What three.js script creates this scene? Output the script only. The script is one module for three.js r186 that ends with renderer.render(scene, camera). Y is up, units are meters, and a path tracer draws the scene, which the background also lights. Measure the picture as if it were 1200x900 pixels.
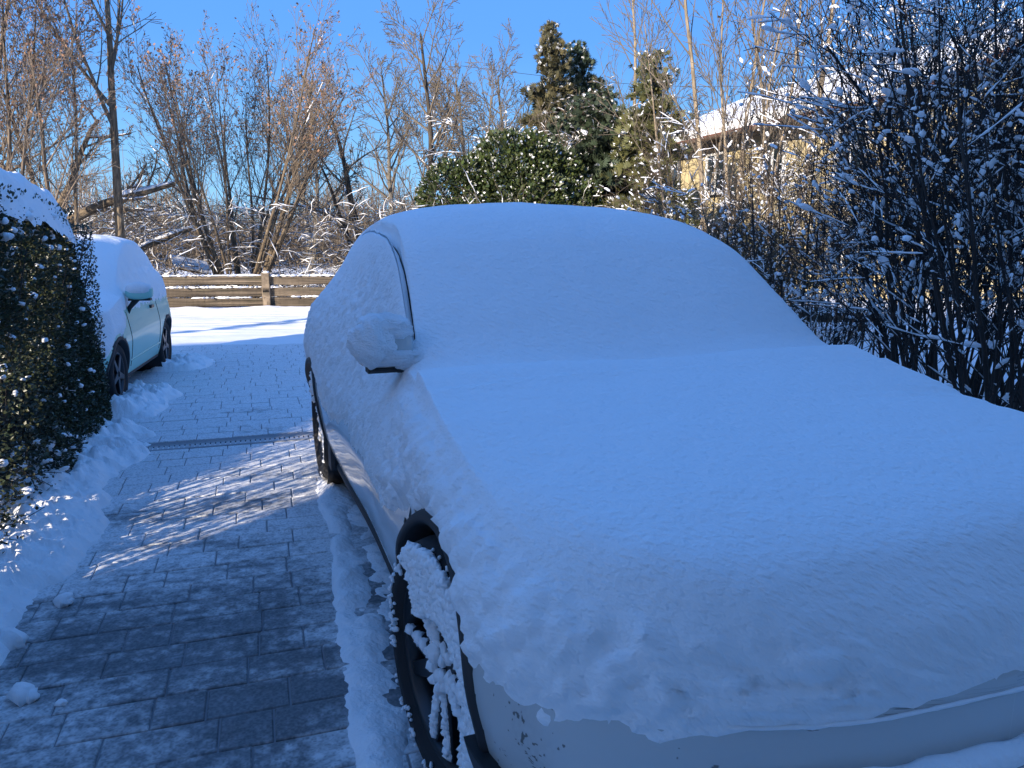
import * as THREE from 'three';
import { mergeGeometries } from 'three/addons/utils/BufferGeometryUtils.js';

// ------------------------------------------------------------------ camera, sky, sun, exposure
const scene = new THREE.Scene();
const camera = new THREE.PerspectiveCamera(53.13, 4 / 3, 0.05, 900);
camera.position.set(0, 1.5, 0);
camera.rotation.order = 'YXZ';
camera.rotation.set(THREE.MathUtils.degToRad(-10.7), THREE.MathUtils.degToRad(-18), 0);
camera.updateMatrixWorld();
scene.add(camera);

const renderer = new THREE.WebGLRenderer({ antialias: true });
renderer.setSize(1024, 768);
renderer.toneMapping = THREE.LinearToneMapping;
renderer.toneMappingExposure = 1.75;
renderer.shadowMap.enabled = true;

const sunDir = new THREE.Vector3(-0.745, 0.309, 0.592).normalize();   // towards the sun
function makeSky() {
  const w = 256, h = 128, d = new Float32Array(w * h * 4), v = new THREE.Vector3();
  const stops = [[-1, .30, .34, .42], [-.02, .30, .40, .56], [0, .24, .46, .66], [.1, .155, .365, .64], [.22, .084, .252, .62], [.34, .076, .232, .62], [.6, .070, .218, .585], [1, .060, .185, .53]];
  for (let y = 0; y < h; y++) for (let x = 0; x < w; x++) {
    const el = ((y + .5) / h - .5) * Math.PI, az = ((x + .5) / w - .5) * 2 * Math.PI;
    v.set(Math.cos(el) * Math.cos(az), Math.sin(el), Math.cos(el) * Math.sin(az));
    let k = 0; while (k < stops.length - 2 && v.y > stops[k + 1][0]) k++;
    const a = stops[k], b = stops[k + 1], t = Math.min(1, Math.max(0, (v.y - a[0]) / (b[0] - a[0])));
    const glow = v.y > 0 ? Math.pow(Math.max(0, v.dot(sunDir)), 8) * .35 : 0;
    for (let c = 0; c < 3; c++) d[(y * w + x) * 4 + c] = a[c + 1] + (b[c + 1] - a[c + 1]) * t + glow * [1, .95, .85][c];
    d[(y * w + x) * 4 + 3] = 1;
  }
  const t = new THREE.DataTexture(d, w, h, THREE.RGBAFormat, THREE.FloatType);
  t.mapping = THREE.EquirectangularReflectionMapping; t.magFilter = THREE.LinearFilter; t.minFilter = THREE.LinearFilter; t.needsUpdate = true;
  return t;
}
const skyTex = makeSky();
scene.background = skyTex; scene.environment = skyTex;

const sun = new THREE.DirectionalLight(0xfff0dc, 5.0);
sun.position.copy(sunDir).multiplyScalar(80).add(new THREE.Vector3(2, 0, -12));
sun.target.position.set(2, 0, -12);
sun.castShadow = true; sun.shadow.radius = 1; sun.shadow.mapSize.set(4096, 4096);
Object.assign(sun.shadow.camera, { left: -45, right: 45, top: 45, bottom: -45, near: 1, far: 200 });
scene.add(sun, sun.target);

// ------------------------------------------------------------------ helpers
function RNG(seed) { let a = seed >>> 0; const f = () => { a = (a + 0x6D2B79F5) | 0; let t = Math.imul(a ^ (a >>> 15), 1 | a); t = (t + Math.imul(t ^ (t >>> 7), 61 | t)) ^ t; return ((t ^ (t >>> 14)) >>> 0) / 4294967296; }; f.s = (m = 1) => (f() * 2 - 1) * m; f.r = (a, b) => a + (b - a) * f(); return f; }
function hash3(x, y, z) { let h = Math.imul(x, 374761393) ^ Math.imul(y, 668265263) ^ Math.imul(z, 2147483647 ^ 0x5bd1e995); h = Math.imul(h ^ (h >>> 13), 1274126177); return ((h ^ (h >>> 16)) >>> 0) / 4294967296; }
const fade = t => t * t * t * (t * (t * 6 - 15) + 10), lerp = (a, b, t) => a + (b - a) * t;
function noise(x, y = 0, z = 0) {   // value noise, -1..1
  const xi = Math.floor(x), yi = Math.floor(y), zi = Math.floor(z), u = fade(x - xi), v = fade(y - yi), w = fade(z - zi);
  const L = (k) => lerp(lerp(hash3(xi, yi, zi + k), hash3(xi + 1, yi, zi + k), u), lerp(hash3(xi, yi + 1, zi + k), hash3(xi + 1, yi + 1, zi + k), u), v);
  return lerp(L(0), L(1), w) * 2 - 1;
}
function fbm(x, y, z, o = 4) { let s = 0, a = .5, f = 1; for (let i = 0; i < o; i++) { s += a * noise(x * f + i * 17.3, y * f - i * 9.1, z * f + i * 5.7); a *= .5; f *= 2.03; } return s; }
function worley(x, y, z) { const xi = Math.floor(x), yi = Math.floor(y), zi = Math.floor(z); let m = 9; for (let a = -1; a < 2; a++) for (let b = -1; b < 2; b++) for (let c = -1; c < 2; c++) { const X = xi + a, Y = yi + b, Z = zi + c, dx = X + hash3(X, Y, Z) - x, dy = Y + hash3(X + 71, Y, Z) - y, dz = Z + hash3(X, Y + 53, Z) - z; m = Math.min(m, dx * dx + dy * dy + dz * dz); } return Math.sqrt(m); }
const sstep = (a, b, x) => { const t = Math.min(1, Math.max(0, (x - a) / (b - a))); return t * t * (3 - 2 * t); };
const clamp = (x, a, b) => Math.min(b, Math.max(a, x));
const V = (x, y, z) => new THREE.Vector3(x, y, z);
function curve(stops, x) {   // piecewise monotone-ish smooth curve through [x, y] stops
  const n = stops.length; if (x <= stops[0][0]) return stops[0][1]; if (x >= stops[n - 1][0]) return stops[n - 1][1];
  let k = 0; while (x > stops[k + 1][0]) k++;
  const sl = i => i < 0 || i >= n - 1 ? null : (stops[i + 1][1] - stops[i][1]) / (stops[i + 1][0] - stops[i][0]);
  const tan = i => { const a = sl(i - 1), b = sl(i); if (a === null) return b; if (b === null) return a; if (a * b <= 0) return 0; return 2 * a * b / (a + b); };
  const h = stops[k + 1][0] - stops[k][0], t = (x - stops[k][0]) / h, m0 = tan(k) * h, m1 = tan(k + 1) * h, t2 = t * t, t3 = t2 * t;
  return (2 * t3 - 3 * t2 + 1) * stops[k][1] + (t3 - 2 * t2 + t) * m0 + (-2 * t3 + 3 * t2) * stops[k + 1][1] + (t3 - t2) * m1;
}
class Acc {
  constructor() { this.p = []; this.n = []; this.u = []; this.i = []; }
  get count() { return this.p.length / 3; }
  tube(pts, rad, sides, cap = true) {
    const N = pts.length, base0 = this.count; let ref = Math.abs(pts[N - 1].y - pts[0].y) > .8 * pts[0].distanceTo(pts[N - 1]) ? V(1, 0, .2) : V(0, 1, .1);
    const t = V(), a = V(), b = V(); let len = 0;
    for (let k = 0; k < N; k++) {
      t.subVectors(pts[Math.min(N - 1, k + 1)], pts[Math.max(0, k - 1)]).normalize();
      a.crossVectors(t, ref).normalize(); b.crossVectors(a, t).normalize(); ref.copy(b);
      if (k) len += pts[k].distanceTo(pts[k - 1]);
      for (let s = 0; s <= sides; s++) {
        const an = s / sides * Math.PI * 2, c = Math.cos(an), d = Math.sin(an), nx = a.x * c + b.x * d, ny = a.y * c + b.y * d, nz = a.z * c + b.z * d;
        this.p.push(pts[k].x + nx * rad[k], pts[k].y + ny * rad[k], pts[k].z + nz * rad[k]); this.n.push(nx, ny, nz); this.u.push(s / sides * Math.max(.1, rad[0] * 6.3), len);
      }
    }
    const w = sides + 1;
    for (let k = 0; k < N - 1; k++) for (let s = 0; s < sides; s++) { const q = base0 + k * w + s; this.i.push(q, q + w, q + 1, q + 1, q + w, q + w + 1); }
    if (cap) for (const k of [0, N - 1]) { const c = this.count; this.p.push(pts[k].x, pts[k].y, pts[k].z); const d = k ? t : V().subVectors(pts[0], pts[1]).normalize(); this.n.push(d.x, d.y, d.z); this.u.push(0, 0); for (let s = 0; s < sides; s++) { const q = base0 + k * w + s; k ? this.i.push(q + 1, q, c) : this.i.push(q, q + 1, c); } }
  }
  lump(c, rx, ry, rz, rng, seed = rng() * 99) {   // an uneven ball of snow
    const base = this.count, g = LUMP, pa = g.attributes.position;
    const e = rng.r(0, 6.28), ce = Math.cos(e), se = Math.sin(e);
    for (let k = 0; k < pa.count; k++) {
      const x = pa.getX(k), y = pa.getY(k), z = pa.getZ(k), s = 1 + .32 * noise(x * 1.6 + seed, y * 1.6, z * 1.6 - seed), yy = (y < -.3 ? -.3 + (y + .3) * .7 : y);
      const X = x * rx * s, Z = z * rz * s;
      this.p.push(c.x + X * ce - Z * se, c.y + yy * ry * s, c.z + X * se + Z * ce); this.n.push(x * ce - z * se, y, x * se + z * ce); this.u.push(X, Z);
    }
    const ia = g.index.array; for (let k = 0; k < ia.length; k++) this.i.push(base + ia[k]);
  }
  quad(a, b, c, d) { const base = this.count, n = V().crossVectors(V().subVectors(b, a), V().subVectors(d, a)).normalize(); for (const q of [a, b, c, d]) { this.p.push(q.x, q.y, q.z); this.n.push(n.x, n.y, n.z); } this.u.push(0, 0, 1, 0, 1, 1, 0, 1); this.i.push(base, base + 1, base + 2, base, base + 2, base + 3); }
  geo(recompute) {
    const g = new THREE.BufferGeometry();
    g.setAttribute('position', new THREE.BufferAttribute(new Float32Array(this.p), 3));
    g.setAttribute('normal', new THREE.BufferAttribute(new Float32Array(this.n), 3));
    g.setAttribute('uv', new THREE.BufferAttribute(new Float32Array(this.u), 2));
    g.setIndex(new THREE.BufferAttribute(new Uint32Array(this.i), 1));
    if (recompute) g.computeVertexNormals();
    return g;
  }
}
const LUMP = (() => {   // small shared sphere, welded
  const g = new THREE.SphereGeometry(1, 8, 6); return g;
})();
const names = {};
function numbered(n) { if (!(n in names)) { names[n] = 0; return n; } names[n]++; return `${n}_${String(names[n]).padStart(3, '0')}`; }
function tag(o, label, category, group, kind) { o.userData.label = label; if (category) o.userData.category = category; if (group) o.userData.group = group; if (kind) o.userData.kind = kind; return o; }
function thing(name, label, category, group, pos) { const o = new THREE.Group(); o.name = numbered(name); tag(o, label, category, group); if (pos) o.position.copy(pos); scene.add(o); return o; }
function mesh(name, g, m, parent = scene, kind) { const o = new THREE.Mesh(g, m); o.name = parent === scene ? numbered(name) : name; o.castShadow = o.receiveShadow = true; if (kind) o.userData.kind = kind; parent.add(o); return o; }
function instanced(name, g, m, list, parent, kind = 'stuff') {   // list of {m: Matrix4, c: Color?}
  const o = new THREE.InstancedMesh(g, m, list.length); o.name = parent === scene ? numbered(name) : name;
  for (let k = 0; k < list.length; k++) { o.setMatrixAt(k, list[k].m); if (list[k].c) o.setColorAt(k, list[k].c); }
  o.castShadow = o.receiveShadow = true; o.userData.kind = kind; parent.add(o); return o;
}
// beveled box with its own softened edges
function bevelBox(w, h, d, b) {
  const s = new THREE.Shape(), x = w / 2 - b, y = h / 2 - b; s.moveTo(-x, -y); s.lineTo(x, -y); s.lineTo(x, y); s.lineTo(-x, y); s.closePath();
  const g = new THREE.ExtrudeGeometry(s, { depth: d - 2 * b, bevelEnabled: true, bevelThickness: b, bevelSize: b, bevelSegments: 1, curveSegments: 1 }); g.translate(0, 0, -d / 2 + b); return g;
}

// ------------------------------------------------------------------ textures and materials
function dataTex(w, h, f, srgb, rx = 1, ry = 1) {
  const d = new Uint8Array(w * h * 4);
  for (let y = 0; y < h; y++) for (let x = 0; x < w; x++) { const c = f(x, y), k = (y * w + x) * 4; d[k] = clamp(c[0], 0, 1) * 255; d[k + 1] = clamp(c[1], 0, 1) * 255; d[k + 2] = clamp(c[2], 0, 1) * 255; d[k + 3] = 255; }
  const t = new THREE.DataTexture(d, w, h); t.wrapS = t.wrapT = THREE.RepeatWrapping; t.magFilter = THREE.LinearFilter; t.minFilter = THREE.LinearMipmapLinearFilter; t.generateMipmaps = true; t.repeat.set(rx, ry);
  if (srgb) t.colorSpace = THREE.SRGBColorSpace; t.needsUpdate = true; return t;
}
const toS = l => l <= .0031308 ? l * 12.92 : 1.055 * Math.pow(l, 1 / 2.4) - .055;
const S3 = (r, g, b) => [toS(clamp(r, 0, 1)), toS(clamp(g, 0, 1)), toS(clamp(b, 0, 1))];
function tileNoise(x, y, n, per, o = 4) {   // periodic fbm on an n-pixel tile
  let s = 0, a = .5, p = per; for (let i = 0; i < o; i++) { const X = x / n * p, Y = y / n * p, xi = Math.floor(X), yi = Math.floor(Y), u = fade(X - xi), v = fade(Y - yi), m = q => ((q % p) + p) % p; s += a * (lerp(lerp(hash3(m(xi), m(yi), i), hash3(m(xi + 1), m(yi), i), u), lerp(hash3(m(xi), m(yi + 1), i), hash3(m(xi + 1), m(yi + 1), i), u), v) * 2 - 1); a *= .55; p *= 2; } return s;
}
const grainTex = dataTex(256, 256, (x, y) => { const v = .5 + .45 * tileNoise(x, y, 256, 16, 4); return [v, v, v]; }, false, 4, 4);
const col = (r, g, b) => new THREE.Color().setRGB(r, g, b);
const M = {};
M.snow = new THREE.MeshStandardMaterial({ color: col(.90, .905, .91), roughness: .95, bumpMap: grainTex, bumpScale: .0055 });
M.snowPlain = new THREE.MeshStandardMaterial({ color: col(.90, .905, .91), roughness: .95 });
const barkTex = (seed, a, b) => dataTex(128, 256, (x, y) => { const v = clamp(.5 + .8 * tileNoise(x * 1, y * .25, 128, 16, 4) + .35 * tileNoise(x, y, 128, 4, 3), 0, 1); return S3(lerp(a[0], b[0], v), lerp(a[1], b[1], v), lerp(a[2], b[2], v)); }, true, 2, .7);
const barkBump = dataTex(128, 256, (x, y) => { const v = .5 + .5 * tileNoise(x, y * .25, 128, 16, 4); return [v, v, v]; }, false, 2, .7);
const bark = (a, b) => new THREE.MeshStandardMaterial({ map: barkTex(1, a, b), bumpMap: barkBump, bumpScale: .01, roughness: .9 });
M.barkTan = bark([.07, .05, .032], [.25, .19, .12]);
M.barkGrey = bark([.07, .06, .045], [.24, .205, .155]);
M.barkDark = bark([.025, .02, .016], [.09, .07, .05]);
M.barkPale = bark([.15, .115, .075], [.38, .30, .20]);
M.barkThicket = bark([.022, .018, .016], [.06, .046, .038]);
M.twigBrown = new THREE.MeshStandardMaterial({ color: col(.19, .145, .10), roughness: .9 });
M.twigRed = new THREE.MeshStandardMaterial({ color: col(.205, .158, .115), roughness: .9 });
M.twigGrey = new THREE.MeshStandardMaterial({ color: col(.15, .12, .085), roughness: .9 });
M.deadLeaf = new THREE.MeshStandardMaterial({ color: col(.30, .17, .105), roughness: .9, side: THREE.DoubleSide });
M.black = new THREE.MeshStandardMaterial({ color: col(.012, .012, .013), roughness: .55 });
M.rubber = new THREE.MeshStandardMaterial({ color: col(.018, .018, .019), roughness: .85 });
M.plastic = new THREE.MeshStandardMaterial({ color: col(.02, .02, .022), roughness: .6 });
M.alloy = new THREE.MeshStandardMaterial({ color: col(.05, .052, .056), roughness: .35, metalness: .8 });
M.glass = new THREE.MeshPhysicalMaterial({ color: col(.02, .03, .035), roughness: .05, clearcoat: 1 });
const paintDirt = (r, g, b) => dataTex(1024, 512, (x, y) => { const n = tileNoise(x, y, 1024, 160, 2), m = tileNoise(x, y, 1024, 12, 3); let k = 1 - .14 * sstep(-.1, .6, m) * (.5 + n); const dirt = n > .56 - .55 * m ? 1 : 0; if (dirt) k = .25; return S3(r * k, g * k, b * k * (dirt ? .95 : 1)); }, true);
M.paint = new THREE.MeshPhysicalMaterial({ map: paintDirt(.56, .56, .545), roughness: .42, clearcoat: .9, clearcoatRoughness: .09 });
M.mint = new THREE.MeshPhysicalMaterial({ color: col(.33, .66, .57), roughness: .5, clearcoat: .4, clearcoatRoughness: .12 });

// ------------------------------------------------------------------ setting: ground, drive, road
{
  // snow covered ground to the horizon, gently uneven
  const acc = new Acc(), N = 160, xs = [], zs = [];
  for (let k = 0; k <= N; k++) { const t = k / N * 2 - 1; xs.push(Math.sign(t) * (Math.pow(Math.abs(t), 3) * 380 + Math.abs(t) * 20)); zs.push(-10 + Math.sign(t) * (Math.pow(Math.abs(t), 3) * 380 + Math.abs(t) * 20)); }
  for (const z of zs) for (const x of xs) {
    const far = sstep(19, 30, -z), wide = sstep(3, 8, Math.abs(x - .5)) * sstep(3, 6, -z);
    const onDrive = x > -3.6 && x < 3 && z < 2 && z > -18.5 ? 0 : 1;
    const y = -.05 + onDrive * (.035 * fbm(x * .7, 3, z * .7, 4) * Math.max(far, wide) + .10 * far * fbm(x * .12, 0, z * .12, 3));
    acc.p.push(x, y, z); acc.n.push(0, 1, 0); acc.u.push(x, z);
  }
  for (let j = 0; j < N; j++) for (let i = 0; i < N; i++) { const a = j * (N + 1) + i; acc.i.push(a, a + N + 1, a + 1, a + 1, a + N + 1, a + N + 2); }
  tag(mesh('snow_ground', acc.geo(true), M.snow), 'snow covered ground reaching beyond the fence and under the trees', null, null, 'structure');
}
const fenceDir = V(.983, 0, .184), fenceN = V(-.184, 0, .983), fenceO = V(.1, 0, -17.62);
{
  // the road across the end of the drive: packed snow with tyre ruts along it
  const acc = new Acc(), nu = 500, nv = 170, L = 34, Wd = 6.1;
  const rut = v => { let h = 0; for (const c of [1.35, 1.75, 2.9, 3.3, 4.0]) h -= .022 * Math.exp(-Math.pow((v - c) / .11, 2)); return h; };
  for (let j = 0; j <= nv; j++) for (let i = 0; i <= nu; i++) {
    const u = (i / nu - .5) * L, v = .25 + j / nv * Wd, wob = .12 * noise(u * .25, 1, 0);
    const p = fenceO.clone().addScaledVector(fenceDir, u).addScaledVector(fenceN, v);
    const h = .016 - .05 * sstep(5.75, 6.3, v) + rut(v + wob) + .020 * fbm(u * 1.5, 2, v * 5, 4) + .05 * (1 - sstep(.0, .9, v - .25)) * (1 + fbm(u * 2, 7, v * 3, 3));
    acc.p.push(p.x, h, p.z); acc.n.push(0, 1, 0); acc.u.push(u, v);
  }
  for (let j = 0; j < nv; j++) for (let i = 0; i < nu; i++) { const a = j * (nu + 1) + i; acc.i.push(a, a + 1, a + nu + 1, a + 1, a + nu + 2, a + nu + 1); }
  const tex = dataTex(1024, 512, (x, y) => {
    const u = x / 1024, v = .25 + y / 512 * Wd; let g = 0; const wob = .10 * tileNoise(x, 0, 1024, 4, 2);
    for (const c of [1.35, 1.75, 2.9, 3.3, 4.0]) g += Math.exp(-Math.pow((v + wob - c) / .13, 2));
    g = clamp(g * (.35 + .5 * tileNoise(x, y * 3, 1024, 12, 5)) + .12 * tileNoise(x, y * 6, 1024, 24, 4), 0, .6);
    return S3(.88 - .55 * g, .885 - .55 * g, .89 - .54 * g);
  }, true, 1 / 12, 1 / Wd);
  tex.offset.set(0, -.25 / Wd);
  tag(mesh('road', acc.geo(true), new THREE.MeshStandardMaterial({ map: tex, roughness: .9, bumpMap: grainTex, bumpScale: .004 })), 'snow packed road with tyre tracks along the plank fence', null, null, 'structure');
}
// the drive: single concrete pavers on a dark bed, swept snow left on them, whitened further for the sun patch
const DX0 = -2.3, DX1 = 1.0, DZ0 = -12.0, DZ1 = -1.2;
const driveTex = dataTex(640, 2048, (px, py) => {
  const x = DX0 + px / 640 * (DX1 - DX0), z = DZ0 + (1 - py / 2048) * (DZ1 - DZ0);
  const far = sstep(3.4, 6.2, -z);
  const big = fbm(x * 1.3, 4, z * 1.6, 4), sweep = fbm(x * .9 + z * .15, 8, z * 7 - x * 1.2, 4), fine = fbm(x * 26, 1, z * 30, 3), sp = hash3(px, py, 3);
  let c = .36 + .50 * big + .34 * sweep + .10 * fbm(x * 3 + z * .4, 12, z * 34 - x * 5, 2) + far * .30 + .26 * sstep(3.4, 4.2, -z) - .16 * sstep(-3.4, -2.2, z) + .5 * sstep(10.2, 10.9, -z);  // one term adds snow colour from the sun patch outward, to brighten that patch
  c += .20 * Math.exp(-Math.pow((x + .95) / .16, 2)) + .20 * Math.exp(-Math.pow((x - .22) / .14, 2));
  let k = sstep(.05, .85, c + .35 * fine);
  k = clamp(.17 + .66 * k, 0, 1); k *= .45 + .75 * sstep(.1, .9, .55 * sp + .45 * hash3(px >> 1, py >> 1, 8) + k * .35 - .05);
  const st = .8 + .4 * fbm(x * 7, 2, z * 7, 3);
  const base = [.078 * st, .092 * st, .104 * st];
  return S3(lerp(base[0], .80, k), lerp(base[1], .805, k), lerp(base[2], .81, k));
}, true);
driveTex.wrapS = driveTex.wrapT = THREE.ClampToEdgeWrapping;
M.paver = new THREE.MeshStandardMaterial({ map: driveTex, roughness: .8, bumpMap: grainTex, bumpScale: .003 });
M.joint = new THREE.MeshStandardMaterial({ color: col(.26, .26, .27), roughness: 1 });
const driveUV = (x, z) => [(x - DX0) / (DX1 - DX0), 1 - (z - DZ0) / (DZ1 - DZ0)];
const drive = new THREE.Group(); drive.name = numbered('driveway'); tag(drive, 'paved driveway with swept remains of snow between hedge and car', null, null, 'structure'); scene.add(drive);
{
  const bed = new THREE.PlaneGeometry(DX1 - DX0 + .6, DZ1 - DZ0); bed.rotateX(-Math.PI / 2); bed.translate((DX0 + DX1) / 2, -.006, (DZ0 + DZ1) / 2);
  mesh('joint_bed', bed, M.joint, drive);
  const r = RNG(11), pd = .178, pw = .262, gap = .006, rows = []; const rest = [];
  const make = (x0, x1, z0, z1, y, tx, tz) => {
    const b = .004, P = [], U = [], I = [], ring = (e, yy) => { const k = P.length / 3; for (const [x, z] of [[x0 + e, z0 + e], [x1 - e, z0 + e], [x1 - e, z1 - e], [x0 + e, z1 - e]]) { P.push(x, yy + (x - (x0 + x1) / 2) * tx + (z - (z0 + z1) / 2) * tz, z); U.push(...driveUV(x, z)); } return k; };
    const A = ring(b, y), B = ring(0, y - b), C = ring(0, y - .03);
    I.push(A, A + 2, A + 1, A, A + 3, A + 2);
    for (const [p, q] of [[A, B], [B, C]]) for (let k = 0; k < 4; k++) { const l = (k + 1) % 4; I.push(p + k, p + l, q + k, p + l, q + l, q + k); }
    const g = new THREE.BufferGeometry(); g.setAttribute('position', new THREE.Float32BufferAttribute(P, 3)); g.setAttribute('uv', new THREE.Float32BufferAttribute(U, 2)); g.setIndex(I); const h = g.toNonIndexed(); h.computeVertexNormals(); return h;
  };
  let count = 0, row = 0;
  for (let z = DZ1 - .3; z > DZ0 + .1; z -= pd, row++) {
    const xl = z > -6.9 ? -1.75 : -2.25, xr = z > -6 ? .45 : .9;
    let x = xl - r.r(0, pw) + (row % 2 ? pw / 2 : 0);
    while (x < xr) {
      const w = pw * (r() < .25 ? .62 : r() < .2 ? 1.28 : 1), y = .002 + r.s(.0025);
      if (row && Math.abs(z + .09 + 5.89) > .09) {
        const g = make(x + gap / 2, x + w - gap / 2, z + gap / 2 - pd, z - gap / 2, y, r.s(.006), r.s(.008));
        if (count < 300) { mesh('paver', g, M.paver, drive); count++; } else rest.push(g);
      }
      x += w;
    }
  }
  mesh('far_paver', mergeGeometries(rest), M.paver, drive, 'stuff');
  // slot drain across the drive
  const dr = thing('drain_channel', 'narrow slotted drain channel running across the snowy drive', 'drain', null, V(-.35, 0, -5.93));
  const acc = [];
  for (const s of [-1, 1]) { const g = bevelBox(2.2, .03, .03, .003); g.translate(0, -.008, s * .06); acc.push(g); }
  mesh('frame', mergeGeometries(acc), new THREE.MeshStandardMaterial({ color: col(.3, .31, .32), roughness: .8 }), dr);
  const bars = []; for (let k = 0; k < 62; k++) { const g = bevelBox(.025, .02, .09, .002); g.translate(-1.08 + k * .0353, -.004, 0); bars.push(g); }
  mesh('grate', mergeGeometries(bars), new THREE.MeshStandardMaterial({ color: col(.45, .46, .48), roughness: .7 }), dr, 'stuff');
}
// banks of swept snow
function bank(name, label, path, left, right, height, seed, kind = 'stuff', du = .025, dv = .02) {
  const acc = new Acc(), L = path[path.length - 1][0] - path[0][0], nu = Math.ceil(Math.abs(L) / du), wmax = left + right, nv = Math.ceil(wmax / dv);
  for (let i = 0; i <= nu; i++) for (let j = 0; j <= nv; j++) {
    const z = path[0][0] + L * i / nu, cx = curve(path[0][0] < path[path.length - 1][0] ? path : [...path].reverse(), z), v = -left + wmax * j / nv;
    const ragged = Math.min(.96, .80 + .55 * fbm(z * 2.1 + seed, 1, v * 1.2, 4)), e = v < 0 ? 1 - Math.pow(-v / (left * ragged), 2) : 1 - Math.pow(v / (right * ragged), 2);
    const en = Math.min(sstep(0, .12, i / nu), sstep(0, .12, 1 - i / nu));
    const clod = .55 * fbm(z * 7 + seed, 2, v * 7, 4) + .45 * Math.max(0, fbm(z * 16, seed, v * 16, 3)) + .2 * fbm(z * 40, 1, v * 40, 2);
    const y = -.03 + (height + .03) * Math.sqrt(Math.max(0, e)) * en * (1 + clod * 1.3) + (e < 0 ? e * .2 : 0);
    acc.p.push(cx + v, Math.max(-.06, y), z); acc.n.push(0, 1, 0); acc.u.push(v, z);
  }
  for (let i = 0; i < nu; i++) for (let j = 0; j < nv; j++) { const a = i * (nv + 1) + j, w = nv + 1; if (Math.max(acc.p[a * 3 + 1], acc.p[(a + w) * 3 + 1], acc.p[(a + 1) * 3 + 1], acc.p[(a + w + 1) * 3 + 1]) < -.045) continue; L < 0 ? acc.i.push(a, a + 1, a + w, a + 1, a + w + 1, a + w) : acc.i.push(a, a + w, a + 1, a + 1, a + w, a + w + 1); }
  return tag(mesh(name, acc.geo(true), M.snow), label, 'snow', null, kind);
}
bank('snow_bank', 'bank of shovelled snow along the foot of the clipped hedge', [[-1.6, -1.32], [-3.1, -1.30], [-4.2, -1.26], [-5.2, -1.25], [-6.4, -1.22], [-7.0, -1.25]], .85, .44, .10, 3);
bank('snow_ridge', 'low ridge of swept snow beside the wheels of the big car', [[-1.3, .21], [-2.2, .25], [-3.4, .29], [-4.4, .32], [-5.15, .34]], .10, .16, .018, 9);
bank('snow_heap', 'heap of snow pushed against the front wheel of the mint car', [[-7.0, -1.22], [-7.5, -1.10], [-8.2, -1.10]], .35, .34, .10, 21);
bank('snow_heap', 'heap of snow pushed against the rear wheel of the mint car', [[-9.45, -1.05], [-9.9, -.92], [-10.4, -.90]], .4, .36, .07, 31);
bank('snow_crust', 'trodden crust of snow under the side of the big car', [[-1.6, .62], [-3, .62], [-4.6, .62]], .30, .6, .018, 41);
{
  const r = RNG(5), L = ['lump of snow fallen from the bank, beside the lower hedge twigs', 'lump of snow lying flat on the edge of the bank', 'small lump of snow near the bottom left of the drive', 'little crumb of snow on the pavers close to the left bank'];
  [[-.86, -3.42, .035], [-.97, -3.10, .05], [-.83, -2.70, .045], [-.70, -2.62, .015]].forEach(([x, z, s], k) => { const a = new Acc(); a.lump(V(x, .0 + s * .45, z), s * 1.3, s * .85, s, r); a.lump(V(x + s * .6, s * .3, z + s * .3), s * .6, s * .55, s * .6, r); tag(mesh('snow_lump', a.geo(true), M.snow), L[k], 'snow lump'); });
}
// ------------------------------------------------------------------ buildings
M.plaster = new THREE.MeshStandardMaterial({ map: dataTex(256, 256, (x, y) => { const k = .94 + .14 * tileNoise(x, y, 256, 8, 5); return S3(.46 * k, .43 * k, .39 * k); }, true, .4, .4), roughness: .95 });
M.plasterYellow = new THREE.MeshStandardMaterial({ map: dataTex(256, 256, (x, y) => { const k = .9 + .2 * tileNoise(x, y, 256, 8, 5); return S3(.60 * k, .50 * k, .29 * k); }, true, .4, .4), roughness: .95 });
M.roofTile = new THREE.MeshStandardMaterial({ color: col(.16, .07, .045), roughness: .9 });
M.eaveWood = new THREE.MeshStandardMaterial({ color: col(.10, .06, .035), roughness: .85 });
M.whiteFrame = new THREE.MeshStandardMaterial({ color: col(.75, .75, .74), roughness: .6 });
function box(w, h, d, x, y, z) { const g = bevelBox(w, h, d, .01); g.translate(x, y, z); return g; }
function windowPart(parent, w, h, x, y, z, ry) {
  const f = []; for (const s of [-1, 1]) { f.push(box(.09, h, .1, s * (w / 2 - .045), 0, 0), box(w - .18, .09, .1, 0, s * (h / 2 - .045), 0)); } f.push(box(.07, h - .18, .09, 0, 0, 0));
  const o = mesh('window', mergeGeometries(f), M.whiteFrame, parent); o.position.set(x, y, z); o.rotation.y = ry;
  mesh('pane', box(w - .1, h - .1, .02, 0, 0, -.01), M.glass, o);
  mesh('sill', box(w + .16, .05, .2, 0, -h / 2 - .03, .05), M.whiteFrame, o);
}
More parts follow.
